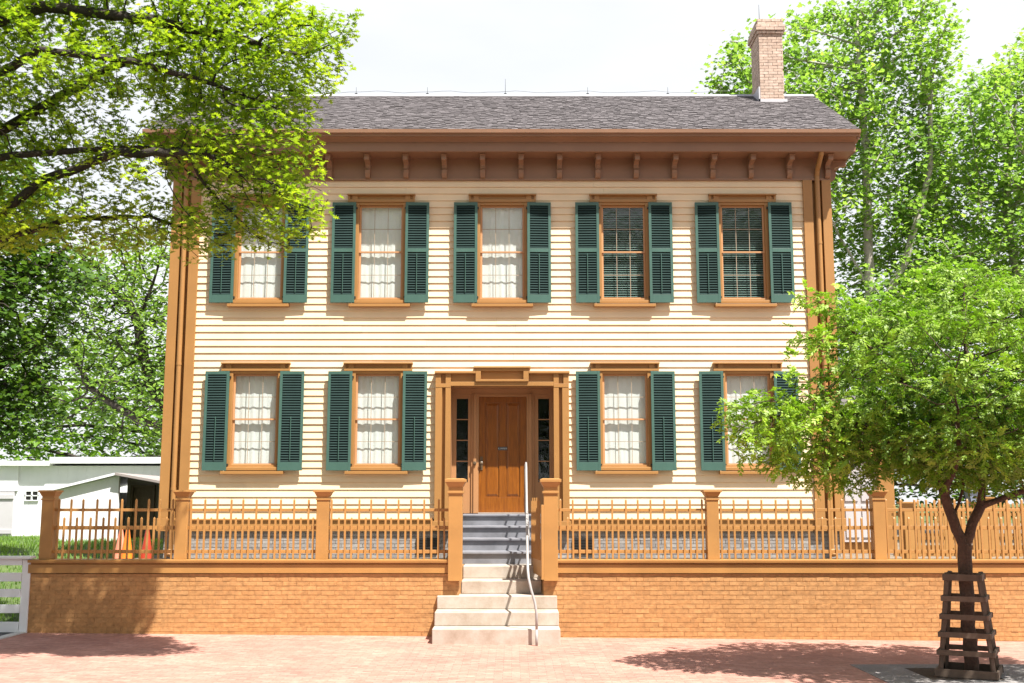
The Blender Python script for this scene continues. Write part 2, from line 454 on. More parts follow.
LW = [-4.76, -2.39, 2.385, 4.76]
UW = [-4.75, -2.385, 0.01, 2.40, 4.76]
DOOR_OPEN = (-1.0, 1.02, 1.0, 4.25)
openings = [(x - 0.5, x + 0.5, 2.60, 4.50) for x in LW] + [(x - 0.5, x + 0.5, 5.84, 7.86) for x in UW] + [DOOR_OPEN]
EXPO = 0.1385
def siding(name, axis, lo, hi, face, out, z0, z1, ops, clip=None):
    mb = MB(); z = z0
    while z < z1 - 0.01:
        zt = min(z + EXPO + 0.012, z1 + 0.012)
        for s0, s1 in siding_runs(lo, hi, z + EXPO * 0.5, ops):
            a, b = s0, s1
            if clip:
                k = clip(z + EXPO * 0.6); a, b = max(a, k[0]), min(b, k[1])
                if b - a < 0.05: continue
            # boards of 3 to 5 m butted end to end, with tiny misfits
            cuts = [a]
            while b - cuts[-1] > 5.2: cuts.append(cuts[-1] + random.uniform(2.6, 4.6))
            cuts.append(b)
            for c0, c1 in zip(cuts[:-1], cuts[1:]):
                w = random.uniform(-0.0015, 0.0015)
                prof = [(face + out * (0.030 + w), z + w), (face + out * (0.006), zt), (face - out * 0.02, zt), (face - out * 0.02, z + w)]
                mb.prism(prof, axis, c0 + 0.0008, c1 - 0.0008)
        z += EXPO
    return mb.build(name, M['siding'], house)

siding('front_siding', 'x', -6.0, 6.0, FY, -1, 1.66, 8.30, openings)
BY = FY + 5.0
def gab(z):
    if z < 8.5: return (FY, BY)
    t = (z - 8.95) / 1.9; t = max(0, min(1, t)); return (FY + 2.5 * t, BY - 2.5 * t)
siding('side_siding', 'y', FY + 0.5, BY, -6.47, -1, 1.66, 10.9, [], gab)
siding('side_siding', 'y', FY + 0.5, BY, 6.47, 1, 1.66, 10.9, [], gab)
siding('rear_siding', 'x', -6.45, 6.45, BY, 1, 1.66, 8.9, [])
# inner shell, floors, so the rooms are dark
sh = MB()
sh.box(-6.44, 6.44, BY - 0.1, BY - 0.03, 0.95, 8.8); sh.box(-6.44, -6.36, FY + 0.05, BY - 0.1, 0.95, 8.8); sh.box(6.36, 6.44, FY + 0.05, BY - 0.1, 0.95, 8.8)
sh.box(-6.36, 6.36, FY + 0.05, BY - 0.1, 5.0, 5.2); sh.box(-6.36, 6.36, FY + 0.05, BY - 0.1, 8.5, 8.7)
sh.box(-6.36, 6.36, FY + 0.9, BY - 0.1, 1.55, 1.7)
sh.build('inner_walls', M['dark'], house)

# foundation
fb = MB(); fb.box(-6.40, -0.95, FY + 0.04, FY + 0.2, 0.8, 1.43); fb.box(0.95, 6.40, FY + 0.04, FY + 0.2, 0.8, 1.43)
brick_run(fb, 'x', -6.42, -0.95, FY + 0.03, 0.86, 1.425); brick_run(fb, 'x', 0.95, 6.42, FY + 0.03, 0.86, 1.425)
fb.box(-6.42, -6.3, FY + 0.2, BY, 0.8, 1.43); fb.box(6.3, 6.42, FY + 0.2, BY, 0.8, 1.43)
brick_run(fb, 'y', FY + 0.2, BY, -6.42, 0.86, 1.425, out=-1); brick_run(fb, 'y', FY + 0.2, BY, 6.42, 0.86, 1.425, out=1)
fb.build('foundation', M['grey_brick'], house, attr=True)
for x in (-1.42, 1.55):
    v = MB(); v.box(x - 0.2, x + 0.2, FY + 0.005, FY + 0.02, 1.0, 1.3)
    for k in range(6): v.box(x - 0.2, x + 0.2, FY - 0.01, FY + 0.004, 1.01 + k * 0.05, 1.035 + k * 0.05)
    v.build('cellar_vent', M['iron'], house)

# water table
wt = MB()
for a, b in ((-6.54, -1.31), (1.31, 6.54)):
    wt = MB(); wt.prism([(FY - 0.035, 1.43), (FY - 0.035, 1.625), (FY - 0.065, 1.635), (FY - 0.065, 1.655), (FY + 0.02, 1.675), (FY + 0.02, 1.43)], 'x', a, b); wt.build('water_table', M['trim'], house)
wt = MB(); wt.prism([(-6.50, 1.43), (-6.50, 1.64), (-6.53, 1.65), (-6.46, 1.672), (-6.46, 1.43)], 'y', FY, BY); wt.build('water_table', M['trim'], house); wt = MB()
wt.prism([(6.50, 1.43), (6.50, 1.64), (6.53, 1.65), (6.46, 1.672), (6.46, 1.43)], 'y', FY, BY)
wt.build('water_table', M['trim'], house)

# corner pilasters: inner board, recessed middle, outer board, with the downspout in the recess
for s in (-1, 1):
    p = MB()
    def sx(a, b): return sorted((s * a, s * b))
    a, b = sx(5.965, 6.15); p.box(a, b, FY - 0.07, FY + 0.03, 1.676, 8.30)
    a, b = sx(6.34, 6.52); p.box(a, b, FY - 0.07, FY + 0.55, 1.676, 8.30)
    a, b = sx(6.15, 6.34); p.box(a, b, FY + 0.03, FY + 0.05, 1.676, 8.30)
    a, b = sx(5.95, 6.165); p.box(a, b, FY - 0.085, FY + 0.03, 1.43, 1.674)
    a, b = sx(6.325, 6.54); p.box(a, b, FY - 0.085, FY + 0.55, 1.43, 1.674)
    p.build('corner_pilaster', M['trim'], house, bevel=0.005)
    a, b = sx(6.50, 6.528); MB().box(a, b, FY + 4.5, BY + 0.03, 1.676, 8.30).build('corner_board', M['trim'], house)
    d = MB(); x = s * 6.255
    d.tube([(x, 20.95, 8.80), (x, 20.97, 8.72), (x, FY - 0.12, 8.50), (x, FY - 0.065, 8.38), (x, FY - 0.055, 8.1), (x, FY - 0.055, 4.0), (x, FY - 0.055, 1.1), (x, FY - 0.15, 0.98)], 0.048, 12)
    for z in (7.0, 4.6, 2.2): d.lathe(x, FY - 0.055, [(0.054, z), (0.054, z + 0.05)], 12)
    d.build('downspout', M['trim'], house, smooth=False)

# frieze, soffit, fascia, crown
SOF = 8.755
fr = MB()
fr.box(-6.52, 6.52, FY - 0.035, FY + 0.02, 8.33, SOF); fr.box(-6.53, 6.53, FY - 0.06, FY + 0.02, 8.30, 8.345)
fr.box(-6.555, -6.48, FY - 0.02, BY, 8.33, SOF); fr.box(6.48, 6.555, FY - 0.02, BY, 8.33, SOF)
fr.build('frieze', M['cornice'], house)
co = MB()
YF, XF = 20.92, 6.91
co.box(-XF, XF, YF, FY + 0.02, SOF, SOF + 0.02)                       # soffit
co.box(-XF, -6.5, FY + 0.02, BY + 0.4, SOF, SOF + 0.02); co.box(6.5, XF, FY + 0.02, BY + 0.4, SOF, SOF + 0.02)
co.box(-XF, XF, BY, BY + 0.4, SOF + 0.001, SOF + 0.021)
co.build('soffit', M['cornice'], house)
fa = MB()
fa.box(-XF, XF, YF - 0.02, YF - 0.001, SOF - 0.008, 8.93)
fa.box(-XF - 0.001, -XF + 0.02, YF, BY + 0.4, SOF - 0.008, 8.93); fa.box(XF - 0.02, XF + 0.001, YF, BY + 0.4, SOF - 0.008, 8.93)
fa.box(-XF, XF, BY + 0.4, BY + 0.42, SOF - 0.008, 8.93)
fa.build('fascia', M['cornice'], house, bevel=0.004)
cw = MB()
cw.prism([(YF - 0.02, 8.932), (YF - 0.035, 8.945), (YF - 0.08, 8.965), (YF - 0.15, 8.99), (YF - 0.21, 8.993), (YF - 0.215, 9.03), (YF - 0.235, 9.035),
          (YF - 0.237, 9.045), (YF - 0.262, 9.05), (YF - 0.268, 9.118), (YF - 0.25, 9.124), (YF - 0.16, 9.09), (YF + 0.1, 9.085), (YF + 0.1, 8.932)], 'x', -6.95, 6.95)
for s in (-1, 1):
    cw.prism([(s * 6.90, 8.932), (s * 6.94, 8.96), (s * 6.96, 9.03), (s * 6.96, 9.09), (s * 6.80, 9.10), (s * 6.80, 8.932)], 'y', YF + 0.1, BY + 0.4)
cw.build('crown_moulding', M['cornice'], house)

# brackets
def bracket_mb():
    m = MB()
    prof = [(0, 0), (-0.055, 0), (-0.085, -0.0), (-0.33, 0.0), (-0.33, -0.125), (-0.17, -0.135), (-0.10, -0.17), (-0.085, -0.23), (-0.12, -0.27), (-0.115, -0.33), (-0.085, -0.40), (-0.05, -0.425), (0, -0.425)]
    m.prism(prof, 'x', -0.05, 0.05)
    m.box(-0.062, 0.062, -0.345, -0.06, -0.03, -0.002)
    return m
br0 = None
xs = [s * (0.38 + 0.76 * k) for s in (-1, 1) for k in range(9)]
for x in sorted(xs):
    if br0 is None:
        br0 = bracket_mb().build('bracket', M['cornice'], house, origin=(0, 0, 0), bevel=0.006)
        b = br0
    else:
        b = br0.copy(); col.objects.link(b); b.parent = house
    b.location = Vector((x, FY - 0.036, SOF - 0.002)) - world_loc(house)
for s in (-1, 1):
    for y in (FY + 0.12, FY + 0.9, FY + 1.7, FY + 2.5, FY + 3.3, FY + 4.1, FY + 4.85):
        b = br0.copy(); col.objects.link(b); b.parent = house
        b.rotation_euler = (0, 0, s * math.pi / 2)
        b.location = Vector((s * 6.557, y, SOF - 0.002)) - world_loc(house)

# roof: laid wood shingles
RY, RZ, EY, EZ = 23.87, 11.0, 20.70, 9.115
roof_mb = MB()
RX = 6.96
roof_mb.add([(-RX + .02, EY, EZ - 0.02), (RX - .02, EY, EZ - 0.02), (RX - .02, RY, RZ - 0.02), (-RX + .02, RY, RZ - 0.02), (-RX + .02, 2 * RY - EY, EZ - 0.02), (RX - .02, 2 * RY - EY, EZ - 0.02),
             (-RX + .02, EY, EZ - 0.06), (RX - .02, EY, EZ - 0.06), (RX - .02, RY, RZ - 0.10), (-RX + .02, RY, RZ - 0.10), (-RX + .02, 2 * RY - EY, EZ - 0.06), (RX - .02, 2 * RY - EY, EZ - 0.06)],
            [(0, 1, 2, 3), (3, 2, 5, 4), (6, 9, 8, 7), (9, 10, 11, 8), (0, 3, 9, 6), (3, 4, 10, 9), (1, 7, 8, 2), (2, 8, 11, 5), (0, 6, 7, 1), (4, 5, 11, 10)])
def shingles(side):
    d = Vector((0, RY - EY, RZ - EZ)); L = d.length; d.normalize()
    if side < 0: d.y = -d.y
    nrm = Vector((0, -d.z, d.y)) if side > 0 else Vector((0, d.z, -d.y))
    y0 = EY if side > 0 else 2 * RY - EY
    base = Vector((0, y0, EZ)); c = 0; e = 0.10; t = -0.03
    while t < L - 0.03:
        x = -RX + random.uniform(-0.1, 0)
        while x < RX:
            w = random.uniform(0.07, 0.15); x0, x1 = max(x, -RX), min(x + w - 0.006, RX)
            if x1 - x0 > 0.02:
                tt = t + random.uniform(-0.012, 0.012); te = min(tt + e * 1.35, L); h = random.uniform(0.010, 0.020); k = random.uniform(-0.004, 0.004)
                p = [base + d * tt, base + d * tt + nrm * (h + k), base + d * te + nrm * (0.004 + k), base + d * te - nrm * 0.01]
                roof_mb.add([(x0, q.y, q.z) for q in p] + [(x1, q.y, q.z) for q in p],
                            [(0, 1, 2, 3), (7, 6, 5, 4), (0, 4, 5, 1), (1, 5, 6, 2), (2, 6, 7, 3), (3, 7, 4, 0)], random.random() ** 1.2)
            x += w
        t += e; c += 1
shingles(1); shingles(-1)
roof = roof_mb.build('roof', M['shingle'], house, attr=True)
rc = MB(); rc.prism([(RY - 0.11, RZ - 0.045), (RY, RZ + 0.03), (RY + 0.11, RZ - 0.045), (RY + 0.11, RZ - 0.03), (RY, RZ + 0.045), (RY - 0.11, RZ - 0.03)], 'x', -RX, RX)
rc.build('ridge_cap', M['lilac'], roof)
for s in (-1, 1):
    g = MB()
    for y0, y1 in ((EY + 0.03, RY), (2 * RY - EY - 0.03, RY)):
        g.prism([(y0, EZ - 0.06), (y0, EZ - 0.18), (y1, RZ - 0.26), (y1, RZ - 0.105)], 'x', s * 6.90, s * 6.94)
    g.build('rake_board', M['cornice'], roof)
# chimney
ch = MB()
cx0, cx1, cy0, cy1 = 5.65, 6.17, 23.3, 24.08
ch.box(cx0 + .02, cx1 - .02, cy0 + .02, cy1 - .02, 10.3, 12.5)
def ring_bricks(m, x0, x1, y0, y1, z0, z1):
    brick_run(m, 'x', x0, x1, y0, z0, z1, out=-1, depth=0.06); brick_run(m, 'x', x0, x1, y1, z0, z1, out=1, depth=0.06)
    brick_run(m, 'y', y0 + 0.07, y1 - 0.07, x0, z0, z1, out=-1, depth=0.06); brick_run(m, 'y', y0 + 0.07, y1 - 0.07, x1, z0, z1, out=1, depth=0.06)
ring_bricks(ch, cx0, cx1, cy0, cy1, 10.35, 12.22)
ring_bricks(ch, cx0 - 0.03, cx1 + 0.03, cy0 - 0.03, cy1 + 0.03, 12.225, 12.29)
ring_bricks(ch, cx0 - 0.06, cx1 + 0.06, cy0 - 0.06, cy1 + 0.06, 12.295, 12.43)
ring_bricks(ch, cx0 - 0.02, cx1 + 0.02, cy0 - 0.02, cy1 + 0.02, 12.435, 12.57)
ch.box(cx0 - 0.03, cx1 + 0.03, cy0 - 0.03, cy1 + 0.03, 12.30, 12.40)
ch.box(cx0, cx1, cy0, cy1, 12.40, 12.53)
chim = ch.build('chimney', M['chim_brick'], roof, attr=True)
fl = MB(); fl.box(cx0 - 0.05, cx1 + 0.05, cy0 - 0.06, cy0 - 0.03, 10.60, 10.70); fl.box(cx0 - 0.05, cx0 - 0.02, cy0 - 0.06, cy1, 10.62, 10.98)
fl.build('flashing', M['lilac'], roof)
lr = MB()
pts = []
for i in range(60):
    x = -6.8 + i * (12.3 / 59); pts.append((x, RY, RZ + 0.07 + 0.045 * abs(math.sin(i * 0.42)) + 0.01 * math.sin(i * 1.7)))
lr.tube(pts, 0.004, 5); lr.build('lightning_cable', M['iron'], roof)
for x, h in ((0.05, 0.36), (1.9, 0.16), (3.7, 0.16), (-3.3, 0.16), (-1.7, 0.16)):
    q = MB(); q.tube([(x, RY, RZ + 0.03), (x, RY, RZ + 0.05 + h)], [0.006, 0.003], 6); q.box(x - .03, x + .03, RY - .02, RY + .02, RZ + 0.03, RZ + 0.06)
    q.build('lightning_rod', M['iron'], roof)
q = MB(); q.tube([(5.70, 23.4, 12.5), (5.70, 23.4, 12.95)], [0.008, 0.004], 6); q.build('lightning_rod', M['iron'], roof)

# windows -----------------------------------------------------------------
def make_window(h, dark):
    """window parts round an origin at the middle of the sill line, facing -Y; h is the clear height"""
    z = Vector((0, 0, 0)); o = (0, 0, 0)
    f = MB()
    f.box(-0.50, -0.435, -0.055, 0.08, 0.0, h); f.box(0.435, 0.50, -0.055, 0.08, 0.0, h)
    f.box(-0.435, 0.435, -0.05, 0.08, h - 0.055, h)
    frame = f.build('window_frame', M['trim'], None, origin=o, bevel=0.004)
    s = MB(); s.prism([(-0.105, -0.07), (-0.105, -0.01), (-0.05, 0.0), (0.08, 0.002), (0.08, -0.075)], 'x', -0.50, 0.50)
    s.box(-0.44, 0.44, -0.03, 0.08, 0.0, 0.035)
    s.box(-0.60, 0.60, -0.135, -0.01, -0.142, -0.085)
    sl = s.build('sill', M['trim'], None, origin=o, bevel=0.004); sl.parent = frame
    # head: shelf, little blocks with square holes, lower band
    hd = MB()
    hd.box(-0.66, 0.66, -0.075, 0.0, h + 0.000, h + 0.055)
    hd.box(-0.67, 0.67, -0.115, 0.0, h + 0.135, h + 0.160)
    hd.box(-0.655, 0.655, -0.045, 0.0, h + 0.055, h + 0.135)
    for a, b in ((-0.66, -0.625), (-0.57, -0.535), (0.535, 0.57), (0.625, 0.66)):
        hd.box(a, b, -0.078, -0.045, h + 0.055, h + 0.135)
    for s_ in (-1, 1):
        a, b = sorted((s_ * 0.47, s_ * 0.535)); hd.box(a, b, -0.072, -0.045, h + 0.055, h + 0.135)
    hh = hd.build('window_head', M['trim'], None, origin=o); hh.parent = frame
    # two sashes
    mid = h * 0.495
    for z0, z1, y in ((mid - 0.015, h - 0.058, 0.012), (0.037, mid + 0.018, 0.038)):
        m = MB()
        m.box(-0.432, -0.395, y, y + 0.024, z0, z1); m.box(0.395, 0.432, y, y + 0.024, z0, z1)
        m.box(-0.395, 0.395, y, y + 0.024, z0, z0 + 0.028); m.box(-0.395, 0.395, y, y + 0.024, z1 - 0.035, z1)
        sash = m.build('sash', M['sash'], None, origin=o); sash.parent = frame
        g = MB(); g.box(-0.396, 0.396, y + 0.013, y + 0.016, z0 + 0.027, z1 - 0.034)
        gg = g.build('pane', M['glass'], None, origin=o); gg.parent = frame
        k = MB()
        for i in (-1, 1): k.box(i * 0.132 - 0.0055, i * 0.132 + 0.0055, y + 0.002, y + 0.012, z0 + 0.028, z1 - 0.035)
        zm = (z0 + z1) / 2; k.box(-0.395, 0.395, y + 0.0005, y + 0.0125, zm - 0.0055, zm + 0.0055)
        kk = k.build('muntin', M['muntin'], None, origin=o); kk.parent = frame
    if not dark:
        c = MB(); n = 90; vs = []; fs = []
        ph = [random.uniform(0, 6) for _ in range(4)]
        for i in range(n + 1):
            x = -0.43 + 0.86 * i / n
            for jz in range(9):
                zz = 0.02 + (h - 0.06) * jz / 8; t = jz / 8
                yy = 0.105 + 0.004 * math.sin(x * 32 + ph[0] + 0.6 * math.sin(t * 3)) + 0.0025 * math.sin(x * 61 + ph[1] + t) * (1 - 0.5 * t)
                vs.append((x, yy, zz))
        for i in range(n):
            for jz in range(8): fs.append((i * 9 + jz, (i + 1) * 9 + jz, (i + 1) * 9 + jz + 1, i * 9 + jz + 1))
        c.add(vs, fs); cc = c.build('curtain', M['curtain'], None, origin=o, smooth=True); cc.parent = frame
    else:
        c = MB()  # upper slats added to carry the painted reflection colour
        for k in range(int((h - 0.12) / 0.045)):
            zz = 0.05 + k * 0.045; c.prism([(0.10, zz), (0.135, zz + 0.022), (0.137, zz + 0.019), (0.102, zz - 0.003)], 'x', -0.42, 0.42)
        cc = c.build('blind', M['blind'], None, origin=o); cc.parent = frame
    return frame

def make_shutter(h, mid_rail):
    w = 0.466; m = MB(); t = 0.034
    m.box(0, 0.052, -t, 0, 0, h); m.box(w - 0.052, w, -t, 0, 0, h)
    m.box(0.052, w - 0.052, -t + .001, -.001, 0, 0.16); m.box(0.052, w - 0.052, -t + .001, -.001, h - 0.065, h)
    zones = [(0.165, h - 0.07)]
    if mid_rail:
        m.box(0.052, w - 0.052, -t + .001, -.001, h * 0.50, h * 0.50 + 0.075)
        zones = [(0.165, h * 0.50 - 0.004), (h * 0.50 + 0.08, h - 0.07)]
    fr_ = m.build('shutter', M['shutter'], None, origin=(0, 0, 0), bevel=0.003)
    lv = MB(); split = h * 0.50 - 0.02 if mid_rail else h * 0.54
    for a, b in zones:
        lv.box(0.050, w - 0.050, -0.0055, -0.0025, a - 0.01, b + 0.01)      # added dark sheet, paints the shade in the slat gaps
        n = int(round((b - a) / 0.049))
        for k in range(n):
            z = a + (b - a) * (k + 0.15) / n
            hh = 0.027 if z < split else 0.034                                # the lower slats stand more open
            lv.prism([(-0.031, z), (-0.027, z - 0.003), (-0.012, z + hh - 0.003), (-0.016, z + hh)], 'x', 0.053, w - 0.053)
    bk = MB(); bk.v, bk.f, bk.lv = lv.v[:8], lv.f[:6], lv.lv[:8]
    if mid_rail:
        # two zones, two shade sheets: pull the second one out of the slat mesh as well
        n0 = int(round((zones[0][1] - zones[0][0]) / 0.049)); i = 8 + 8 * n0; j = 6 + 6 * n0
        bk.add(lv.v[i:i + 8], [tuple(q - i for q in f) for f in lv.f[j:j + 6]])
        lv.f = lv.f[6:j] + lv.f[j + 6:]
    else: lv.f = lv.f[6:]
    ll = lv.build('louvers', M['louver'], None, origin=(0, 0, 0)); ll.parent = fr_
    bb_ = bk.build('gap_shade', M['louver_shade'], None, origin=(0, 0, 0)); bb_.parent = fr_
    r = MB(); zt = h * 0.50 - 0.03 if mid_rail else h * 0.54
    r.box(w / 2 - 0.006, w / 2 + 0.006, -0.050, -0.040, 0.20, zt)
    rr = r.build('tilt_rod', M['shutter'], None, origin=(0, 0, 0)); rr.parent = fr_
    for z in (0.1, h - 0.12):
        hb = MB(); hb.box(-0.02, 0.02, -0.001, 0.09, z, z + 0.03)
        bb = hb.build('shutter_hinge', M['iron'], None, origin=(0, 0, 0)); bb.parent = fr_
    return fr_

HL = world_loc(house)
def place(o, loc, rz=0, sx=1):
    o.parent = house; o.location = Vector(loc) - HL; o.rotation_euler = (0, 0, rz); o.scale = (sx, 1, 1)

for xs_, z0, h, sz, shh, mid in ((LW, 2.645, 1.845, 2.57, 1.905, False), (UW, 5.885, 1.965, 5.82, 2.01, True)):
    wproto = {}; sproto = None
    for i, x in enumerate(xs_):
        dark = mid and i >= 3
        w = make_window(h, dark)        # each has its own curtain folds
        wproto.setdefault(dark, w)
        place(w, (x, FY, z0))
        w['label'] = ('upper' if mid else 'lower') + (' window with clear glass and full-height pale blinds coloured like its reflections' if dark else ' six-over-six window with white curtain drawn')
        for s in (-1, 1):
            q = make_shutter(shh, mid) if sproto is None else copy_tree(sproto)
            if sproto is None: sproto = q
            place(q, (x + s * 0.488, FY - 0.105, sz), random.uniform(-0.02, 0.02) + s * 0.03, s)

# entrance -----------------------------------------------------------------
en = MB()
for s in (-1, 1):
    c = 0.01
    def bx(a, b, y0, y1, z0, z1):
        a, b = sorted((c + s * a, c + s * b)); en.box(a, b, y0, y1, z0, z1)
    bx(0.99, 1.09, FY - 0.13, FY + 0.05, 1.44, 4.16); bx(1.09, 1.155, FY - 0.06, FY + 0.05, 1.44, 4.16); bx(1.155, 1.285, FY - 0.13, FY + 0.05, 1.44, 4.16)
    bx(0.99, 1.285, FY - 0.135, FY + 0.05, 4.16, 4.235)
    bx(0.99, 1.09, FY - 0.13, FY + 0.05, 4.235, 4.43); bx(1.09, 1.18, FY - 0.075, FY + 0.05, 4.235, 4.43); bx(1.18, 1.285, FY - 0.13, FY + 0.05, 4.235, 4.43)
    bx(0.97, 1.31, FY - 0.14, FY + 0.05, 1.44, 1.62)
    bx(0.49, 0.99, FY - 0.075, FY + 0.05, 4.27, 4.43)
en.box(-0.98, 1.0, FY - 0.133, FY + 0.05, 4.19, 4.27)
en.box(-1.29, -0.502, FY - 0.165, FY + 0.0, 4.43, 4.475); en.box(0.522, 1.31, FY - 0.165, FY + 0.0, 4.43, 4.475)
en.box(-0.50, 0.52, FY - 0.165, FY + 0.05, 4.272, 4.315); en.box(-0.50, -0.40, FY - 0.165, FY + 0.05, 4.315, 4.53); en.box(0.42, 0.52, FY - 0.165, FY + 0.05, 4.315, 4.53)
en.box(-0.40, 0.42, FY - 0.10, FY + 0.05, 4.315, 4.475); en.box(-0.40, 0.42, FY - 0.164, FY + 0.05, 4.475, 4.53)
en.box(-0.54, 0.56, FY - 0.19, FY + 0.0, 4.53, 4.565)
en.build('door_surround', M['trim'], house, bevel=0.004)
DY = FY + 0.5
al = MB()
al.box(-1.02, -0.98, FY + 0.05, DY + 0.05, 1.75, 4.20); al.box(1.0, 1.04, FY + 0.05, DY + 0.05, 1.75, 4.20)
al.box(-1.02, 1.04, FY + 0.051, DY + 0.05, 4.20, 4.24)
al.box(-0.98, 1.0, DY + 0.0, DY + 0.05, 4.09, 4.199)
for a, b in ((-0.60, -0.455), (0.487, 0.632)):
    al.box(a, b, DY - 0.03, DY + 0.05, 1.76, 4.09)
    al.box(a + 0.045, b - 0.045, DY - 0.06, DY - 0.03, 1.76, 4.09)
al.box(-0.455, 0.487, DY - 0.02, DY + 0.05, 4.04, 4.09)
al.build('entry_recess', M['bronze_trim'], house, bevel=0.003)
for a, b in ((-0.98, -0.60), (0.632, 1.0)):
    sl = MB()
    sl.box(a, a + 0.085, DY, DY + 0.045, 1.76, 4.088); sl.box(b - 0.065, b, DY, DY + 0.045, 1.76, 4.088)
    sl.box(a + 0.085, b - 0.065, DY + 0.001, DY + 0.044, 1.76, 2.36); sl.box(a + 0.085, b - 0.065, DY + 0.001, DY + 0.044, 4.0, 4.088)
    for k in range(1, 4): z = 2.36 + 1.64 * k / 4; sl.box(a + 0.085, b - 0.065, DY + 0.004, DY + 0.03, z - 0.008, z + 0.008)
    s_ = sl.build('sidelight', M['bronze_trim'], house)
    g = MB(); g.box(a + 0.084, b - 0.064, DY + 0.031, DY + 0.034, 2.36, 4.0); g.build('sidelight_pane', M['glass'], s_)
dr = MB()
dx0, dx1 = -0.452, 0.484
dr.box(dx0, dx0 + 0.125, DY, DY + 0.05, 1.775, 4.038); dr.box(dx1 - 0.125, dx1, DY, DY + 0.05, 1.775, 4.038); dr.box(-0.05, 0.082, DY + .0005, DY + 0.0495, 2.07, 3.92)
dr.box(dx0 + 0.125, dx1 - 0.125, DY + .001, DY + 0.049, 1.775, 2.07); dr.box(dx0 + 0.125, dx1 - 0.125, DY + .001, DY + 0.049, 3.92, 4.038)
for a, b in ((dx0 + 0.125, -0.05), (0.082, dx1 - 0.125)):
    dr.box(a, b, DY + 0.022, DY + 0.04, 2.07, 3.92)
    dr.add([(a + .015, DY + .021, 2.09), (b - .015, DY + .021, 2.09), (b - .015, DY + .021, 3.90), (a + .015, DY + .021, 3.90),
            (a + .05, DY + .008, 2.13), (b - .05, DY + .008, 2.13), (b - .05, DY + .008, 3.86), (a + .05, DY + .008, 3.86)],
           [(0, 1, 5, 4), (1, 2, 6, 5), (2, 3, 7, 6), (3, 0, 4, 7), (4, 5, 6, 7), (3, 2, 1, 0)])
door = dr.build('front_door', M['door'], house, bevel=0.003)
hn = MB(); hn.box(-0.425, -0.375, DY - 0.012, DY, 2.60, 2.86)
hn.tube([(-0.40, DY, 2.73), (-0.40, DY - 0.04, 2.73), (-0.40, DY - 0.05, 2.73), (-0.40, DY - 0.075, 2.73), (-0.40, DY - 0.085, 2.73)], [0.014, 0.014, 0.036, 0.036, 0.018], 14)
hn.build('door_handle', M['brass'], door)
bp = MB(); bp.tube([(-0.53, DY - 0.06, 2.73), (-0.53, DY - 0.09, 2.73), (-0.53, DY - 0.095, 2.73), (-0.53, DY - 0.11, 2.73)], [0.035, 0.035, 0.018, 0.018], 14)
bp.build('bell_pull', M['brass'], house)
pl = MB(); pl.box(-0.075, 0.105, DY - 0.008, DY, 2.985, 3.05); plate = pl.build('name_plate', M['plate'], door, bevel=0.003)
tx = bpy.data.curves.new('lettering', 'FONT'); tx.body = 'A. LINCOLN'; tx.size = 0.033; tx.align_x = 'CENTER'; tx.align_y = 'CENTER'; tx.extrude = 0.001
tx.materials.append(M['silver'])
tmp = bpy.data.objects.new('lettering_curve', tx); col.objects.link(tmp)
bpy.context.view_layer.update()
tme = bpy.data.meshes.new_from_object(tmp); bpy.data.objects.remove(tmp)
to = bpy.data.objects.new('lettering', tme); col.objects.link(to); to.parent = plate
to.location = Vector((0.015, DY - 0.0095, 3.017)) - world_loc(plate); to.rotation_euler = (R(90), 0, 0)
lk = MB(); lk.box(-0.455, -0.445, DY - 0.005, DY, 2.66, 2.8); lk.build('door_lock', M['brass'], door)

# low side wing at the right
wg = MB()
wg.box(6.45, 7.55, 24.9, 26.2, 0.85, 3.9); wg.box(8.36, 8.7, 24.9, 26.2, 0.85, 3.9); wg.box(7.55, 8.36, 24.9, 26.2, 3.0, 3.9); wg.box(7.55, 8.36, 25.1, 26.2, 0.85, 1.1)
for x in (6.75, 6.98, 7.2, 7.42): wg.box(x - 0.04, x + 0.04, 24.86, 24.9, 0.9, 3.9)
wing = wg.build('side_wing', M['trim'], house)
wd = MB(); wd.box(7.55, 8.36, 25.03, 25.09, 1.1, 3.0); wd.box(7.63, 7.92, 25.005, 25.03, 1.2, 1.9); wd.box(8.0, 8.28, 25.005, 25.03, 1.2, 1.9); wd.box(7.63, 7.92, 25.005, 25.03, 2.0, 2.9); wd.box(8.0, 8.28, 25.005, 25.03, 2.0, 2.9)
wd.build('wing_door', M['lilac'], wing, bevel=0.004)
wr = MB(); wr.add([(6.45, 24.6, 3.9), (8.95, 24.6, 3.9), (8.95, 26.5, 3.9), (6.45, 26.5, 3.9), (6.45, 24.6, 4.0), (8.95, 24.6, 4.0), (8.95, 26.5, 4.5), (6.45, 26.5, 4.5)],
                   [(3, 2, 1, 0), (4, 5, 6, 7), (0, 1, 5, 4), (1, 2, 6, 5), (2, 3, 7, 6), (3, 0, 4, 7)])
wr.build('wing_roof', M['shingle'], wing, attr=True)

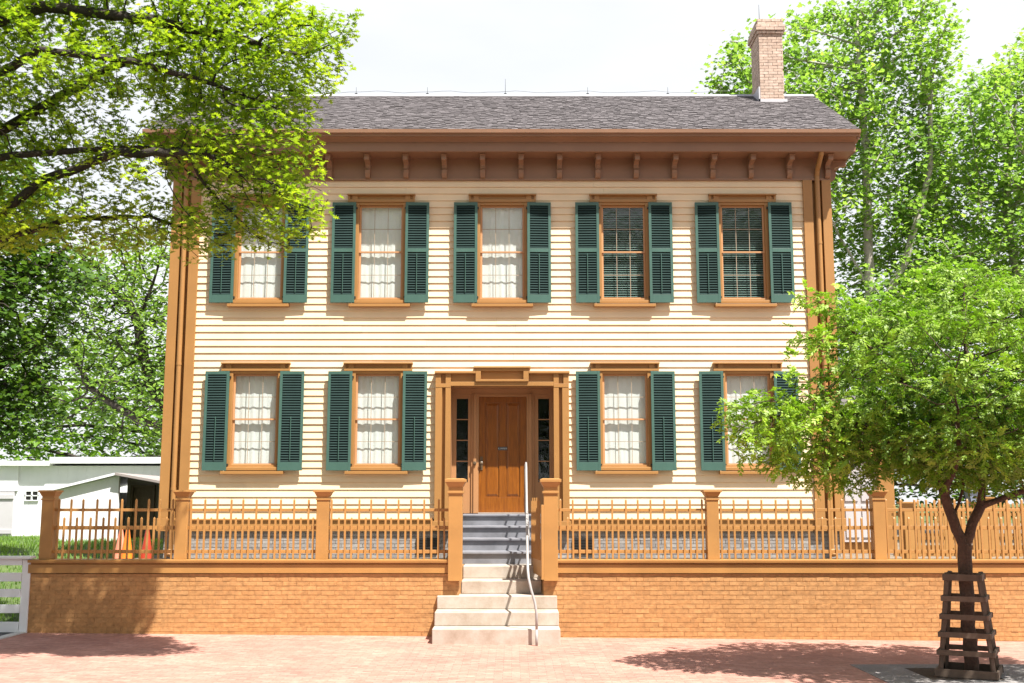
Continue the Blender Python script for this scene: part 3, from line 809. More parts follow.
# ================================================================= FRONT STEPS
st = empty('front_steps', (0, 16.5, 0), 'flight of pale stone and grey steps climbing through the gate to the front door', 'steps')
RISE = 0.1945
fronts = [16.1, 16.5, 16.95, 17.35, 17.9, 18.45, 19.05, 19.75, 20.42]
for k, y in enumerate(fronts):
    z1 = RISE * (k + 1); z0 = max(-0.12, z1 - RISE) if k else -0.12
    x0, x1 = ((-0.93, 0.885), (-0.925, 0.88), (-0.92, 0.875))[k] if k < 3 else (-0.575, 0.655) if k < 5 else (-0.74, 0.78)
    yb = fronts[k + 1] + 0.04 if k < 8 else DY + 0.05
    m = MB()
    if k < 5:
        m.box(x0, x1, y, yb, z0, z1, j=0.002)
        m.build('stone_step', M['stone'], st, bevel=0.012)
    else:
        m.box(x0, x1, y, yb, z0, z1 - 0.035)
        s = m.build('wooden_step', M['step_grey'], st)
        n = MB(); n.box(x0, x1, y - 0.035, yb, z1 - 0.034, z1); n.build('tread', M['stone'] if k == 4 else M['step_grey'], s, bevel=0.006)
und = MB()
for k in range(5, 9): und.box(-0.72, 0.76, fronts[k] + 0.05, (fronts[k + 1] + 0.05) if k < 8 else FY + 0.02, 0.0, RISE * k - 0.004)
und.build('stair_base', M['step_grey'], st)
th_ = MB(); th_.box(-0.46, 0.49, DY - 0.12, DY + 0.0, RISE * 9 + 0.002, RISE * 9 + 0.022); th_.build('threshold', M['stone'], st, bevel=0.005)

# handrail
hr = empty('handrail', (0.47, 18.0, 0.0), 'white bent metal handrail on the right side of the front steps', 'handrail')
m = MB()
m.tube([(0.545, 16.0, 0.19), (0.545, 16.0, 0.42), (0.52, 16.01, 0.58), (0.47, 16.03, 0.74), (0.435, 16.06, 0.90), (0.425, 16.14, 1.02), (0.425, 16.4, 1.14), (0.44, 18.3, 1.90), (0.455, 20.0, 2.58), (0.455, 20.35, 2.68), (0.455, 20.5, 2.66)], 0.019, 12)
m.build('rail', M['metal'], hr, smooth=True)
for y, zb, zt in ((18.0, 0.97, 1.78), (20.45, 1.75, 2.67)):
    p = MB(); p.tube([(0.45, y, zb), (0.45, y, zt)], 0.017, 10); p.build('rail_post', M['metal'], hr, smooth=True)
p = MB(); p.tube([(0.45, 18.0, 1.35), (0.47, 18.3, 1.42), (0.46, 20.0, 2.05), (0.455, 20.3, 2.12), (0.455, 20.44, 2.05)], 0.015, 10); p.build('lower_rail', M['metal'], hr, smooth=True)
p = MB(); p.tube([(0.545, 16.0, -0.05), (0.545, 16.0, 0.20)], 0.019, 12); p.build('rail_post', M['metal'], hr, smooth=True)

# ================================================================= RETAINING WALLS
def retaining(name, x0, x1, label, left_end):
    root = empty(name, ((x0 + x1) / 2, 17.1, 0), label, 'wall')
    m = MB(); m.box(x0 + 0.004, x1 - 0.004, 17.026, 17.30, -0.25, 0.90, 0.9)
    brick_run(m, 'x', x0, x1, 17.025, -0.21, 0.905, depth=0.02, j=0.0022, gap=0.008, vgap=0.004, proud=0.0035)
    if left_end: brick_run(m, 'y', 17.04, 17.3, x0, -0.21, 0.905, out=-1, depth=0.02)
    m.build('brickwork', M['paint_brick'], root, attr=True)
    c = MB()
    c.prism([(16.992, 0.915), (16.992, 1.040), (17.012, 1.052), (17.012, 1.066), (16.960, 1.070), (16.955, 1.106), (16.965, 1.112), (17.36, 1.112), (17.36, 0.915)], 'x', x0 - 0.03 * left_end, x1)
    c.build('coping', M['fence'], root)
    return root
retaining('retaining_wall', -7.04, -0.595, 'low tan painted brick wall with wooden coping left of the steps', 1)
retaining('retaining_wall', 0.675, 11.5, 'low tan painted brick wall with wooden coping right of the steps, behind the young tree', 0)
# cheek walls beside the steps behind the gateposts
for x0, x1, lab in ((-0.735, -0.585, 'short tan brick cheek wall beside the steps behind the left gatepost'), (0.665, 0.80, 'short tan brick cheek wall beside the steps behind the right gatepost')):
    m = MB(); m.box(x0, x1, 17.31, 21.3, 0.3, 0.97); o = m.build('cheek_wall', M['paint_brick'], attr=True, bevel=0.005); tag(o, lab, 'wall')

# ================================================================= PICKET FENCES ON THE WALLS
ZB = 1.113
FYC = 17.15
def fence_post(root, x, w=0.092, zb=ZB, zt=2.13, y=FYC, caph=1.0):
    m = MB(); m.box(x - w, x + w, y - w, y + w, zb, zt)
    p = m.build('post', M['fence'], root, bevel=0.006)
    c = MB(); c.box(x - w - .012, x + w + .012, y - w - .012, y + w + .012, zt - 0.13, zt - 0.105)
    c.taper(x, y, w + 0.005, w + 0.005, zt - 0.07, w + 0.034, w + 0.034, zt - 0.01)
    c.box(x - w - .048, x + w + .048, y - w - .048, y + w + .048, zt - 0.01, zt + 0.02)
    c.build('post_cap', M['fence'], p, bevel=0.003)
    return p
pk_mesh = {}
def picket_panel(root, x0, x1, y=FYC, zb=ZB, tall=2.02, short=1.745, rails=((1.200, 1.252), (1.555, 1.612), (1.830, 1.874)), pitch=0.1):
    m = MB()
    for a, b in rails: m.box(x0, x1, y - 0.024, y + 0.024, a, b)
    pan = m.build('rail_panel', M['fence'], root, bevel=0.003)
    n = max(2, int(round((x1 - x0) / pitch))); base = world_loc(pan)
    for i in range(n):
        x = x0 + (i + 0.5) * (x1 - x0) / n; t = i % 2 == 0
        zt = tall if t else short
        key = (t, zb, tall, y)
        if key not in pk_mesh:
            q = MB(); q.box(-0.014, 0.014, -0.013 - 0.0265, 0.013 - 0.0265, zb + 0.006, zt - 0.02)
            q.taper(0, -0.0265, 0.014, 0.013, zt - 0.02, 0.002, 0.002, zt)
            ob = q.build('picket', M['fence'], pan, origin=(0, 0, 0)); pk_mesh[key] = ob.data
        else:
            ob = bpy.data.objects.new('picket', pk_mesh[key]); col.objects.link(ob); ob.parent = pan
        ob.location = Vector((x + random.uniform(-.003, .003), y, 0)) - base
        ob.rotation_euler = (0, random.uniform(-0.008, 0.008), 0)
    return pan
fl_ = empty('picket_fence', (-3.8, FYC, ZB), 'tan picket fence on the brick wall left of the gate', 'fence')
for x in (-6.86, -4.82, -2.68): fence_post(fl_, x)
for a, b in ((-6.768, -4.912), (-4.728, -2.772), (-2.588, -0.77)): picket_panel(fl_, a, b)
frr = empty('picket_fence', (5.0, FYC, ZB), 'tan picket fence on the brick wall right of the gate, passing behind the young tree', 'fence')
for x in (3.25, 5.78, 8.31): fence_post(frr, x)
for a, b in ((0.85, 3.158), (3.342, 5.688), (5.872, 8.218), (8.402, 10.6)): picket_panel(frr, max(a, 0.89), b)

def gate_post(x, label):
    root = empty('gatepost', (x, 17.02, 0.8), label, 'post', 'square gateposts either side of the steps')
    m = MB(); m.box(x - 0.105, x + 0.105, 16.93, 17.17, 0.80, 2.24); m.build('post_shaft', M['fence'], root, bevel=0.006)
    c = MB(); y = 17.05
    c.box(x - .125, x + .125, y - .14, y + .14, 2.10, 2.135); c.taper(x, y, .113, .128, 2.20, .15, .165, 2.27)
    c.box(x - .16, x + .16, y - .175, y + .175, 2.27, 2.315); c.taper(x, y, .15, .165, 2.315, .12, .135, 2.325)
    c.build('post_cap', M['fence'], root, bevel=0.003)
    return root
gate_post(-0.655, 'square tan gatepost with moulded cap left of the front steps')
gp = gate_post(0.785, 'square tan gatepost with moulded cap right of the front steps, open gate against it')
# open gate leaf, swung back along the steps
gt = empty('gate', (0.62, 16.95, 0.8), 'tan wooden gate leaf swung open beside the handrail', 'gate')
m = MB(); m.box(0.595, 0.635, 16.93, 17.02, 0.82, 1.93); m.box(0.595, 0.635, 18.05, 18.13, 0.86, 1.93)
for a, b in ((0.86, 1.16), (1.36, 1.41), (1.60, 1.65), (1.82, 1.86)): m.box(0.600, 0.630, 17.02, 18.05, a, b)
m.box(0.612, 0.622, 17.02, 18.05, 1.16, 1.36)
m.build('gate_frame', M['fence'], gt, bevel=0.003)
for i in range(9):
    y = 17.08 + i * 0.115; q = MB(); q.box(0.582, 0.5985, y - 0.013, y + 0.013, 1.10, 1.99 if i % 2 == 0 else 2.04); q.build('picket', M['fence'], gt)
hg = MB(); hg.box(0.627, 0.662, 16.935, 16.96, 1.0, 1.08); hg.box(0.627, 0.662, 16.935, 16.96, 1.7, 1.78); hg.build('hinge', M['iron'], gt)

gt.location.x = 0.665; gt.rotation_euler = (0, 0, R(6.5))

# side picket fences further back
def side_fence(x0, x1, y, label, postx, zb=0.92, zt=1.86):
    root = empty('picket_fence', ((x0 + x1) / 2, y, zb), label, 'fence')
    for x in postx: fence_post(root, x, 0.10, zb, zt + 0.10, y)
    m = MB(); m.box(x0, x1, y - 0.02, y + 0.02, zt - 0.14, zt - 0.09); m.box(x0, x1, y - 0.02, y + 0.02, zb + 0.36, zb + 0.42); m.box(x0, x1, y - 0.02, y + 0.02, zb + 0.06, zb + 0.18)
    pan = m.build('rail_panel', M['fence'], root); me = None; n = min(95, int((x1 - x0) / 0.085))
    for i in range(n):
        x = x0 + (i + 0.5) * (x1 - x0) / n
        if me is None:
            q = MB(); q.box(-0.022, 0.022, -0.04, -0.022, zb + 0.05, zt - 0.03); q.taper(0, -0.031, 0.022, 0.009, zt - 0.03, 0.003, 0.003, zt)
            ob = q.build('picket', M['fence'], pan, origin=(0, 0, 0)); me = ob.data
        else:
            ob = bpy.data.objects.new('picket', me); col.objects.link(ob); ob.parent = pan
        ob.location = Vector((x, y, 0 if i % 4 else 0.07)) - world_loc(pan)
    return root
side_fence(7.3, 13.8, 21.0, 'closely spaced tan picket fence in the side yard behind the young tree', (7.60, 8.95, 11.4))
side_fence(8.2, 15.6, 23.2, 'second picket fence in the side yard, seen over the closely spaced fence', (10.0, 12.6), 0.92, 1.96)

# ================================================================= LEFT SIDE THINGS
bf = empty('board_fence', (-8.0, 16.98, 0), 'white board fence with wide horizontal rails at the left end of the brick wall', 'fence')
m = MB()
for x in (-7.10, -9.5, -11.9): MB().box(x - 0.062, x + 0.062, 17.0, 17.1, -0.05, 1.12).build('post', M['white'], bf, bevel=0.004)
for a, b in ((1.03, 1.125), (0.79, 0.92), (0.56, 0.68), (0.33, 0.45), (0.05, 0.20)):
    q = MB(); q.box(-12.0, -7.165, 16.99 + random.uniform(0, .004), 17.03, a, b, j=0.002); q.build('board', M['white'], bf, bevel=0.003)
q = MB(); q.box(-12.1, -7.02, 16.94, 17.14, 1.127, 1.165); q.build('top_board', M['white'], bf, bevel=0.004)

shd = empty('white_shed', (-15, 36, 0.9), 'long white shed with a flat roofline, wide door and small window behind the lawn', 'shed')
m = MB(); m.box(-24, -8, 36, 41, 0.8, 3.15); 
for i in range(54): m.box(-24 + i * 0.3, -24 + i * 0.3 + 0.297, 35.97, 36.0, 0.85, 3.15)
m.box(-24, -15.66, 35.90, 35.965, 2.35, 3.15)
m.build('wall', M['whitewash'], shd)
m = MB(); m.box(-24.2, -14.6, 35.7, 41.2, 3.15, 3.3); m.box(-14.6, -7.8, 35.7, 41.2, 3.22, 3.42); m.build('roof', M['white'], shd)
m = MB(); m.box(-17.6, -15.75, 35.88, 35.96, 0.9, 2.33); m.box(-17.6, -15.75, 35.84, 35.88, 1.0, 1.12); m.box(-17.6, -15.75, 35.84, 35.88, 2.1, 2.22)
m.build('shed_door', M['lilac'], shd)
m = MB(); m.box(-15.42, -14.98, 35.92, 35.969, 2.03, 2.06); m.box(-15.42, -14.98, 35.92, 35.969, 2.33, 2.36); m.box(-15.22, -15.18, 35.92, 35.969, 2.06, 2.33); m.box(-15.42, -15.39, 35.92, 35.969, 2.06, 2.33); m.box(-15.01, -14.98, 35.92, 35.969, 2.06, 2.33); m.box(-15.42, -14.98, 35.92, 35.969, 2.18, 2.21)
w = m.build('shed_window', M['white'], shd); m = MB(); m.box(-15.41, -14.99, 35.968, 35.975, 2.04, 2.35); m.build('shed_pane', M['dark'], w)

ob_ = empty('small_outbuilding', (-9.9, 28, 0.9), 'small white boarded outbuilding with a sloping dark roof and a shaded open bay', 'outbuilding')
m = MB()
m.prism([(-11.15, 0.85), (-11.15, 2.28), (-9.70, 2.63), (-9.62, 2.62), (-9.62, 0.85)], 'y', 28.0, 28.08)
for i in range(10): x = -11.15 + i * 0.153; m.prism([(x, 0.9), (x, 2.28 + (x + 11.15) * 0.241), (x + 0.151, 2.28 + (x + 11.301) * 0.241), (x + 0.151, 0.9)], 'y', 27.975, 28.0)
m.box(-11.15, -11.08, 28.08, 31, 0.85, 2.27); m.box(-11.15, -8.0, 31, 31.08, 0.85, 2.25)
m.build('wall', M['whitewash'], ob_)
m = MB(); m.prism([(-9.62, 0.85), (-9.62, 2.66), (-8.05, 2.36), (-8.05, 0.85)], 'y', 28.6, 28.7); m.box(-8.05, -7.98, 28.0, 31, 0.85, 2.33)
m.build('bay_wall', M['grey_wall'], ob_)
m = MB(); m.box(-9.5, -9.44, 28.5, 28.6, 0.9, 2.35); m.box(-8.95, -8.89, 28.5, 28.6, 0.9, 2.35); m.box(-9.5, -8.89, 28.5, 28.6, 2.35, 2.41); m.box(-9.44, -8.95, 28.56, 28.59, 0.9, 2.35)
m.build('bay_door', M['guard_wood'], ob_, attr=True)
m = MB(); m.prism([(-11.35, 2.24), (-9.68, 2.65), (-9.68, 2.71), (-11.35, 2.30)], 'y', 27.85, 31.2)
m.build('roof', M['whitewash'], ob_)
m = MB(); m.prism([(-9.679, 2.65), (-7.9, 2.33), (-7.9, 2.39), (-9.679, 2.71)], 'y', 27.8, 31.2)
m.build('bay_roof', M['grey_wall'], ob_)
m = MB(); m.box(-8.6, -8.5, 28.55, 28.6, 2.0, 2.15); m.tube([(-8.55, 28.54, 2.02), (-8.55, 28.48, 1.95), (-8.55, 28.45, 2.1)], 0.02, 8); m.build('wall_lamp', M['iron'], ob_)

ob_.location = (-10.81, 30.5, 0.806); ob_.scale = (1.09, 1.09, 1.09)

def cone(x, y, mat, label):
    root = empty('traffic_cone', (x, y, 0.9), label, 'traffic cone')
    m = MB(); m.lathe(x, y, [(0.13, 0.935), (0.115, 0.96), (0.028, 1.50), (0.024, 1.52), (0.012, 1.52)], 20); m.build('cone_body', mat, root)
    m = MB(); m.box(x - 0.17, x + 0.17, y - 0.17, y + 0.17, 0.902, 0.935); m.build('cone_base', mat, root, bevel=0.008)
cone(-6.66, 20.1, M['cone_orange'], 'bright orange traffic cone in front of the open bay, middle of the three cones')
cone(-6.90, 20.45, M['cone_pink'], 'faded pinkish orange traffic cone, leftmost behind the picket fence')
cone(-6.34, 20.2, M['cone_red_shaded'], 'red traffic cone nearest the house corner, colour darkened for shade')

# lantern in the side yard
ln = empty('street_lamp', (12.55, 30, 0.9), 'grey lantern street lamp beyond the side yard fences', 'street lamp')
m = MB(); m.lathe(12.55, 30, [(0.10, 0.9), (0.08, 1.1), (0.045, 1.2), (0.04, 1.72), (0.07, 1.76), (0.05, 1.8)], 12); m.build('lamp_post', M['iron'], ln)
m = MB(); m.taper(12.55, 30, 0.10, 0.10, 1.80, 0.19, 0.19, 2.28); m.build('lantern_glass', M['lamp_glass'], ln)
m = MB(); m.taper(12.55, 30, 0.22, 0.22, 2.28, 0.05, 0.05, 2.46); m.lathe(12.55, 30, [(0.03, 2.46), (0.035, 2.5), (0.005, 2.56)], 8)
for sx_ in (-1, 1):
    for sy_ in (-1, 1): m.bar((12.55 + sx_ * .10, 30 + sy_ * .10, 1.8), (12.55 + sx_ * .19, 30 + sy_ * .19, 2.28), 0.02, 0.02)
m.build('lantern_frame', M['iron'], ln)

# ================================================================= TREES
def grow(trunks, attractors, step, di, dk, iters=90, gravity=0.0, seed=0):
    """space colonisation: trunks are polylines, attractors an (n,3) array"""
    rg = np.random.default_rng(seed)
    pos = []; par = []
    def key(p): return tuple(np.round(p, 3))
    index = {}
    for line in trunks:
        prev = None
        for a, b in zip(line[:-1], line[1:]):
            a, b = np.array(a, float), np.array(b, float); n = max(1, int(np.linalg.norm(b - a) / step))
            if prev is None:
                if key(a) in index: prev = index[key(a)]
                elif pos:
                    # join the nearest node already there
                    prev = int(np.argmin(np.linalg.norm(np.array(pos) - a, axis=1)))
                else: pos.append(a); par.append(-1); prev = 0
            for k in range(1, n + 1):
                q = a + (b - a) * k / n + rg.normal(0, step * 0.05, 3)
                pos.append(q); par.append(prev); prev = len(pos) - 1
            index[key(b)] = prev
    A = attractors.copy(); P = np.array(pos)
    D = np.linalg.norm(A[:, None] - P[None], axis=2); near = D.argmin(1); nd = D.min(1)
    alive = nd > dk; A, near, nd = A[alive], near[alive], nd[alive]
    for it in range(iters):
        if len(A) == 0: break
        m = nd < di
        if not m.any(): di *= 1.4; continue
        dirs = {}
        v = A[m] - P[near[m]]; v /= np.linalg.norm(v, axis=1)[:, None] + 1e-9
        S = np.zeros_like(P); np.add.at(S, near[m], v)
        idx = np.unique(near[m]); d = S[idx] + rg.normal(0, 0.18, (len(idx), 3)); d[:, 2] += gravity
        d /= np.linalg.norm(d, axis=1)[:, None] + 1e-9
        new = P[idx] + d * step
        base = len(P); P = np.vstack([P, new]); par += list(idx)
        D = np.linalg.norm(A[:, None] - new[None], axis=2); j = D.argmin(1); dm = D.min(1)
        b = dm < nd; near[b] = base + j[b]; nd[b] = dm[b]
        keep = nd > dk; A, near, nd = A[keep], near[keep], nd[keep]
    return P, np.array(par)

def wood_mesh(name, P, par, mat, parent, tip=0.006, expo=2.35, rmax=None, loc=(0, 0, 0), minr=0.0):
    n = len(P); kids = [[] for _ in range(n)]
    for i in range(1, n): kids[par[i]].append(i)
    r = np.zeros(n); order = sorted(range(n), key=lambda i: -i)
    for i in order:
        r[i] = tip if not kids[i] else sum(r[k] ** expo for k in kids[i]) ** (1 / expo)
    if rmax: 
        root_r = r[0]; s = rmax / root_r; r = np.where(r > tip * 2, tip * 2 + (r - tip * 2) * (rmax - tip * 2) / max(1e-6, root_r - tip * 2), r)
    r = [float(q) for q in r]
    vs, fs = [], []
    fr = {}
    def ring(c, d, ref, rad, k):
        ref = ref - d * ref.dot(d)
        ref = ref.normalized() if ref.length > 1e-5 else d.orthogonal().normalized()
        o = d.cross(ref); b = len(vs)
        for t in range(k):
            a = 2 * math.pi * t / k; w = 1 + (0.08 * math.sin(3 * a + b) if rad > 0.05 else 0)
            vs.append(tuple(c + rad * w * (math.cos(a) * ref + math.sin(a) * o)))
        return b, ref
    V = [Vector(p) for p in P]
    start = {}
    for i in range(1, n):
        p = par[i]; d = (V[i] - V[p])
        if d.length < 1e-5: continue
        d.normalize()
        if r[i] < minr: continue
        main = kids[p] and max(kids[p], key=lambda k: r[k]) == i
        k = 10 if r[i] > 0.05 else 6 if r[i] > 0.015 else 4
        if main and p in start and start[p][2] == k:
            b0, ref = start[p][0], start[p][1]
        else:
            ref0 = start[p][1] if p in start else Vector((1, 0.2, 0))
            rr = r[p] if main else min(r[p], r[i] * 1.25)
            b0, ref = ring(V[p], d, ref0, rr, k)
        b1, ref1 = ring(V[i], d, ref, r[i], k)
        start[i] = (b1, ref1, k)
        for t in range(k): fs.append((b0 + t, b0 + (t + 1) % k, b1 + (t + 1) % k, b1 + t))
    me = bpy.data.meshes.new(name)
    L = Vector(loc)
    me.from_pydata([tuple(Vector(v) - L) for v in vs], [], fs)
    me.polygons.foreach_set('use_smooth', [True] * len(me.polygons)); me.materials.append(mat)
    o = bpy.data.objects.new(name, me); col.objects.link(o); o.parent = parent
    return o, r, kids

def rot_frames(n, rg, up=0.6, dirs=None):
    """random orthonormal frames: column 0 along the leaf, column 2 its normal, tilted towards up"""
    nrm = rg.normal(0, 1, (n, 3)); nrm /= np.linalg.norm(nrm, axis=1)[:, None]
    nrm = nrm * (1 - up) + np.array([0, 0, 1.0]) * up * 1.2
    nrm /= np.linalg.norm(nrm, axis=1)[:, None]
    a = rg.normal(0, 1, (n, 3)) if dirs is None else dirs + rg.normal(0, 0.35, (n, 3))
    a[:, 2] -= 0.25
    a -= nrm * (a * nrm).sum(1)[:, None]; a /= np.linalg.norm(a, axis=1)[:, None]
    b = np.cross(nrm, a)
    return np.stack([a, b, nrm], axis=2)

def leaf_object(name, T, faces, F, pos, scale, lv, mat, parent, loc):
    """T (k,3) template, faces list of tuples, F (n,3,3), pos (n,3)"""
    n, k = len(pos), len(T)
    V = np.einsum('nij,kj->nki', F, T) * scale[:, None, None] + pos[:, None, :] - np.array(loc)[None, None, :]
    V = V.reshape(-1, 3).astype(np.float32)
    me = bpy.data.meshes.new(name)
    fl = np.concatenate([np.array(f) for f in faces]); cnt = np.array([len(f) for f in faces])
    loops = (fl[None] + (np.arange(n) * k)[:, None]).reshape(-1)
    tot = np.tile(cnt, n); startl = np.concatenate([[0], np.cumsum(tot)[:-1]])
    me.vertices.add(len(V)); me.vertices.foreach_set('co', V.reshape(-1))
    me.loops.add(len(loops)); me.loops.foreach_set('vertex_index', loops.astype(np.int32))
    me.polygons.add(len(tot)); me.polygons.foreach_set('loop_start', startl.astype(np.int32)); me.polygons.foreach_set('loop_total', tot.astype(np.int32))
    me.update(calc_edges=True)
    a = me.attributes.new('lv', 'FLOAT', 'POINT'); a.data.foreach_set('value', np.repeat(lv, k).astype(np.float32))
    me.materials.append(mat); me.validate()
    o = bpy.data.objects.new(name, me); col.objects.link(o); o.parent = parent
    return o

def star_leaf():
    # lobed oak leaf, about 1 long, slightly folded along the midrib
    half = [(0.0, 0.03), (0.20, 0.06), (0.22, 0.30), (0.36, 0.09), (0.48, 0.44), (0.58, 0.10), (0.76, 0.30), (0.80, 0.07), (1.0, 0.0)]
    T = [(x, y, abs(y) * 0.25 - 0.15 * x * x) for x, y in half] + [(x, -y, abs(y) * 0.25 - 0.15 * x * x) for x, y in half[:-1]]
    T = np.array(T); up = list(range(9)); dn = list(range(9, 17))
    mid = [(0.2, 0, -0.01), (0.36, 0, -0.02), (0.58, 0, -0.05), (0.80, 0, -0.1)]
    T = np.vstack([T, mid]); m0, m1, m2, m3 = 17, 18, 19, 20
    f = []
    for s, o in ((up, False), (dn + [8], True)):
        polys = [(s[0], s[1], m0), (s[1], s[2], s[3], m1, m0), (s[3], s[4], s[5], m2, m1), (s[5], s[6], s[7], m3, m2), (s[7], 8, m3)]
        f += [tuple(reversed(p)) if o else p for p in polys]
    return T, f
def oval_leaf(w=0.5):
    T = np.array([(0, 0, 0), (0.3, w * 0.5, 0.06), (0.7, w * 0.42, 0.03), (1, 0, -0.12), (0.7, -w * 0.42, 0.03), (0.3, -w * 0.5, 0.06), (0.5, 0, -0.02)])
    return T, [(0, 6, 1), (1, 6, 2), (2, 6, 3), (3, 6, 4), (4, 6, 5), (5, 6, 0)]
def lobed_leaf():
    T = np.array([(0, 0, 0), (0.12, 0.42, 0.08), (0.38, 0.28, 0.03), (0.62, 0.55, 0.05), (0.70, 0.2, 0), (1, 0, -0.1), (0.70, -0.2, 0), (0.62, -0.55, 0.05), (0.38, -0.28, 0.03), (0.12, -0.42, 0.08), (0.4, 0, -0.04)])
    n = 10; return T, [(i, (i + 1) % n, 10) for i in range(n)]
def spray(n=11, seed=4):
    """a twig-sized spray with alternate, unequal leaflets along a drooping stem"""
    rr = random.Random(seed); T = []; f = []
    def add(v, ff):
        b = len(T); T.extend(v); f.extend([tuple(i + b for i in q) for q in ff])
    for k in range(n):
        t = 0.12 + 0.88 * (k + 1) / n; z = -0.32 * t * t
        s = 1 if k % 2 else -1
        a = (rr.uniform(0.6, 1.1) if k < n - 1 else 0.1) * s; L = rr.uniform(0.24, 0.36); w = L * rr.uniform(0.42, 0.55)
        tilt = rr.uniform(-0.35, 0.35); roll = rr.uniform(-0.5, 0.5)
        ca, sa = math.cos(a), math.sin(a)
        def P(u, v): return (t + u * ca - v * sa, u * sa + v * ca, z + u * (tilt - 0.3) + v * roll)
        add([P(0, 0), P(L * .35, w * .5), P(L * .7, w * .38), P(L, 0), P(L * .7, -w * .38), P(L * .35, -w * .5)], [(0, 1, 2, 3), (0, 3, 4, 5)])
    add([(0, 0.012, 0), (0, -0.012, 0), (0.5, 0, -0.08), (1, 0.0, -0.32)], [(0, 1, 2), (0, 2, 3)])
    return np.array(T), f

def blobs(ells, n, rg, hollow=0.0):
    out = []; vol = np.array([e[3] * e[4] * e[5] for e in ells]); cnt = (vol / vol.sum() * n).astype(int)
    for e, c in zip(ells, cnt):
        v = rg.normal(0, 1, (c, 3)); v /= np.linalg.norm(v, axis=1)[:, None]
        rad = (hollow ** 3 + (1 - hollow ** 3) * rg.random(c)) ** (1 / 3)
        out.append(v * rad[:, None] * np.array(e[3:6]) + np.array(e[:3]))
    return np.vstack(out)

def clumpy(A, rg, amount, size):
    """drop attractors inside random pockets so that the crown keeps gaps"""
    lo, hi = A.min(0), A.max(0); c = lo + (hi - lo) * rg.random((amount, 3))
    d = np.linalg.norm(A[:, None] - c[None], axis=2).min(1)
    return A[d > size]

def tree(name, label, trunks, ells, na, step, di, dk, leafT, leaf_mat, bark, per, size, spread, tip, rmax, seed, group=None,
         up=0.55, hollow=0.0, gaps=(0, 0), leaf_r=2.2, gravity=0.0, along=False, iters=90, minr=0.0, solid=None, layers=None, young=None):  # young: crown centre and radii for light painted on the outer leaves
    rg = np.random.default_rng(seed)
    loc = trunks[0][0]
    root = empty(name, loc, label, 'tree', group)
    A = blobs(ells, na, rg, hollow)
    if gaps[0]: A = clumpy(A, rg, *gaps)
    if layers:      # foliage held in tilted tiers with open air between them
        c = np.array(trunks[0][-1]); d = np.linalg.norm((A - c)[:, :2], axis=1)
        ph = A[:, 2] + 0.16 * d + 0.18 * np.sin(A[:, 0] * 2.1 + 1.3) + 0.15 * np.sin(A[:, 1] * 2.7)
        A = A[np.sin(ph * 2 * math.pi / layers[0]) > layers[1]]
    if solid: A = np.vstack([A, blobs(solid[0], solid[1], rg, hollow)])
    P, par = grow(trunks, A, step, di, dk, iters, gravity, seed)
    w, r, kids = wood_mesh('trunk', P, par, bark, root, tip, rmax=rmax, loc=loc, minr=minr)
    # only the thin nodes above the trunk carry leaves
    thin = np.array([i for i in range(4, len(P)) if r[i] <= tip * leaf_r])
    d = P[thin] - P[par[thin]]; d /= np.linalg.norm(d, axis=1)[:, None] + 1e-9
    idx = np.repeat(np.arange(len(thin)), per); keep = rg.random(len(idx)) < 0.9; idx = idx[keep]
    t = rg.random(len(idx))[:, None]
    pos = P[thin][idx] * t + P[par[thin]][idx] * (1 - t) + rg.normal(0, spread, (len(idx), 3))
    dirs = d[idx].copy() if along else None
    if along: dirs += rg.normal(0, 0.5, dirs.shape); dirs[:, 2] *= 0.4
    F = rot_frames(len(pos), rg, up, dirs)
    sc = size * rg.uniform(0.65, 1.25, len(pos))
    cl = np.repeat(rg.random(len(thin)), 1)[idx] * 0.45 + rg.random(len(idx)) * 0.55
    if young:       # leaf colour lightens outwards: lit tips and shaded inside are painted in
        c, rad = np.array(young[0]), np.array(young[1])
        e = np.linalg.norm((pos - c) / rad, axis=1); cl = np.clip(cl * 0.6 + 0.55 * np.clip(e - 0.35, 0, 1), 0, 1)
    T, f = leafT
    leaf_object('crown', T, f, F, pos, sc, cl, leaf_mat, root, loc)
    print(name, 'nodes', len(P), 'leaves', len(pos))
    return root

STAR, OVAL, LOBE, SPRAY = star_leaf(), oval_leaf(), lobed_leaf(), spray()

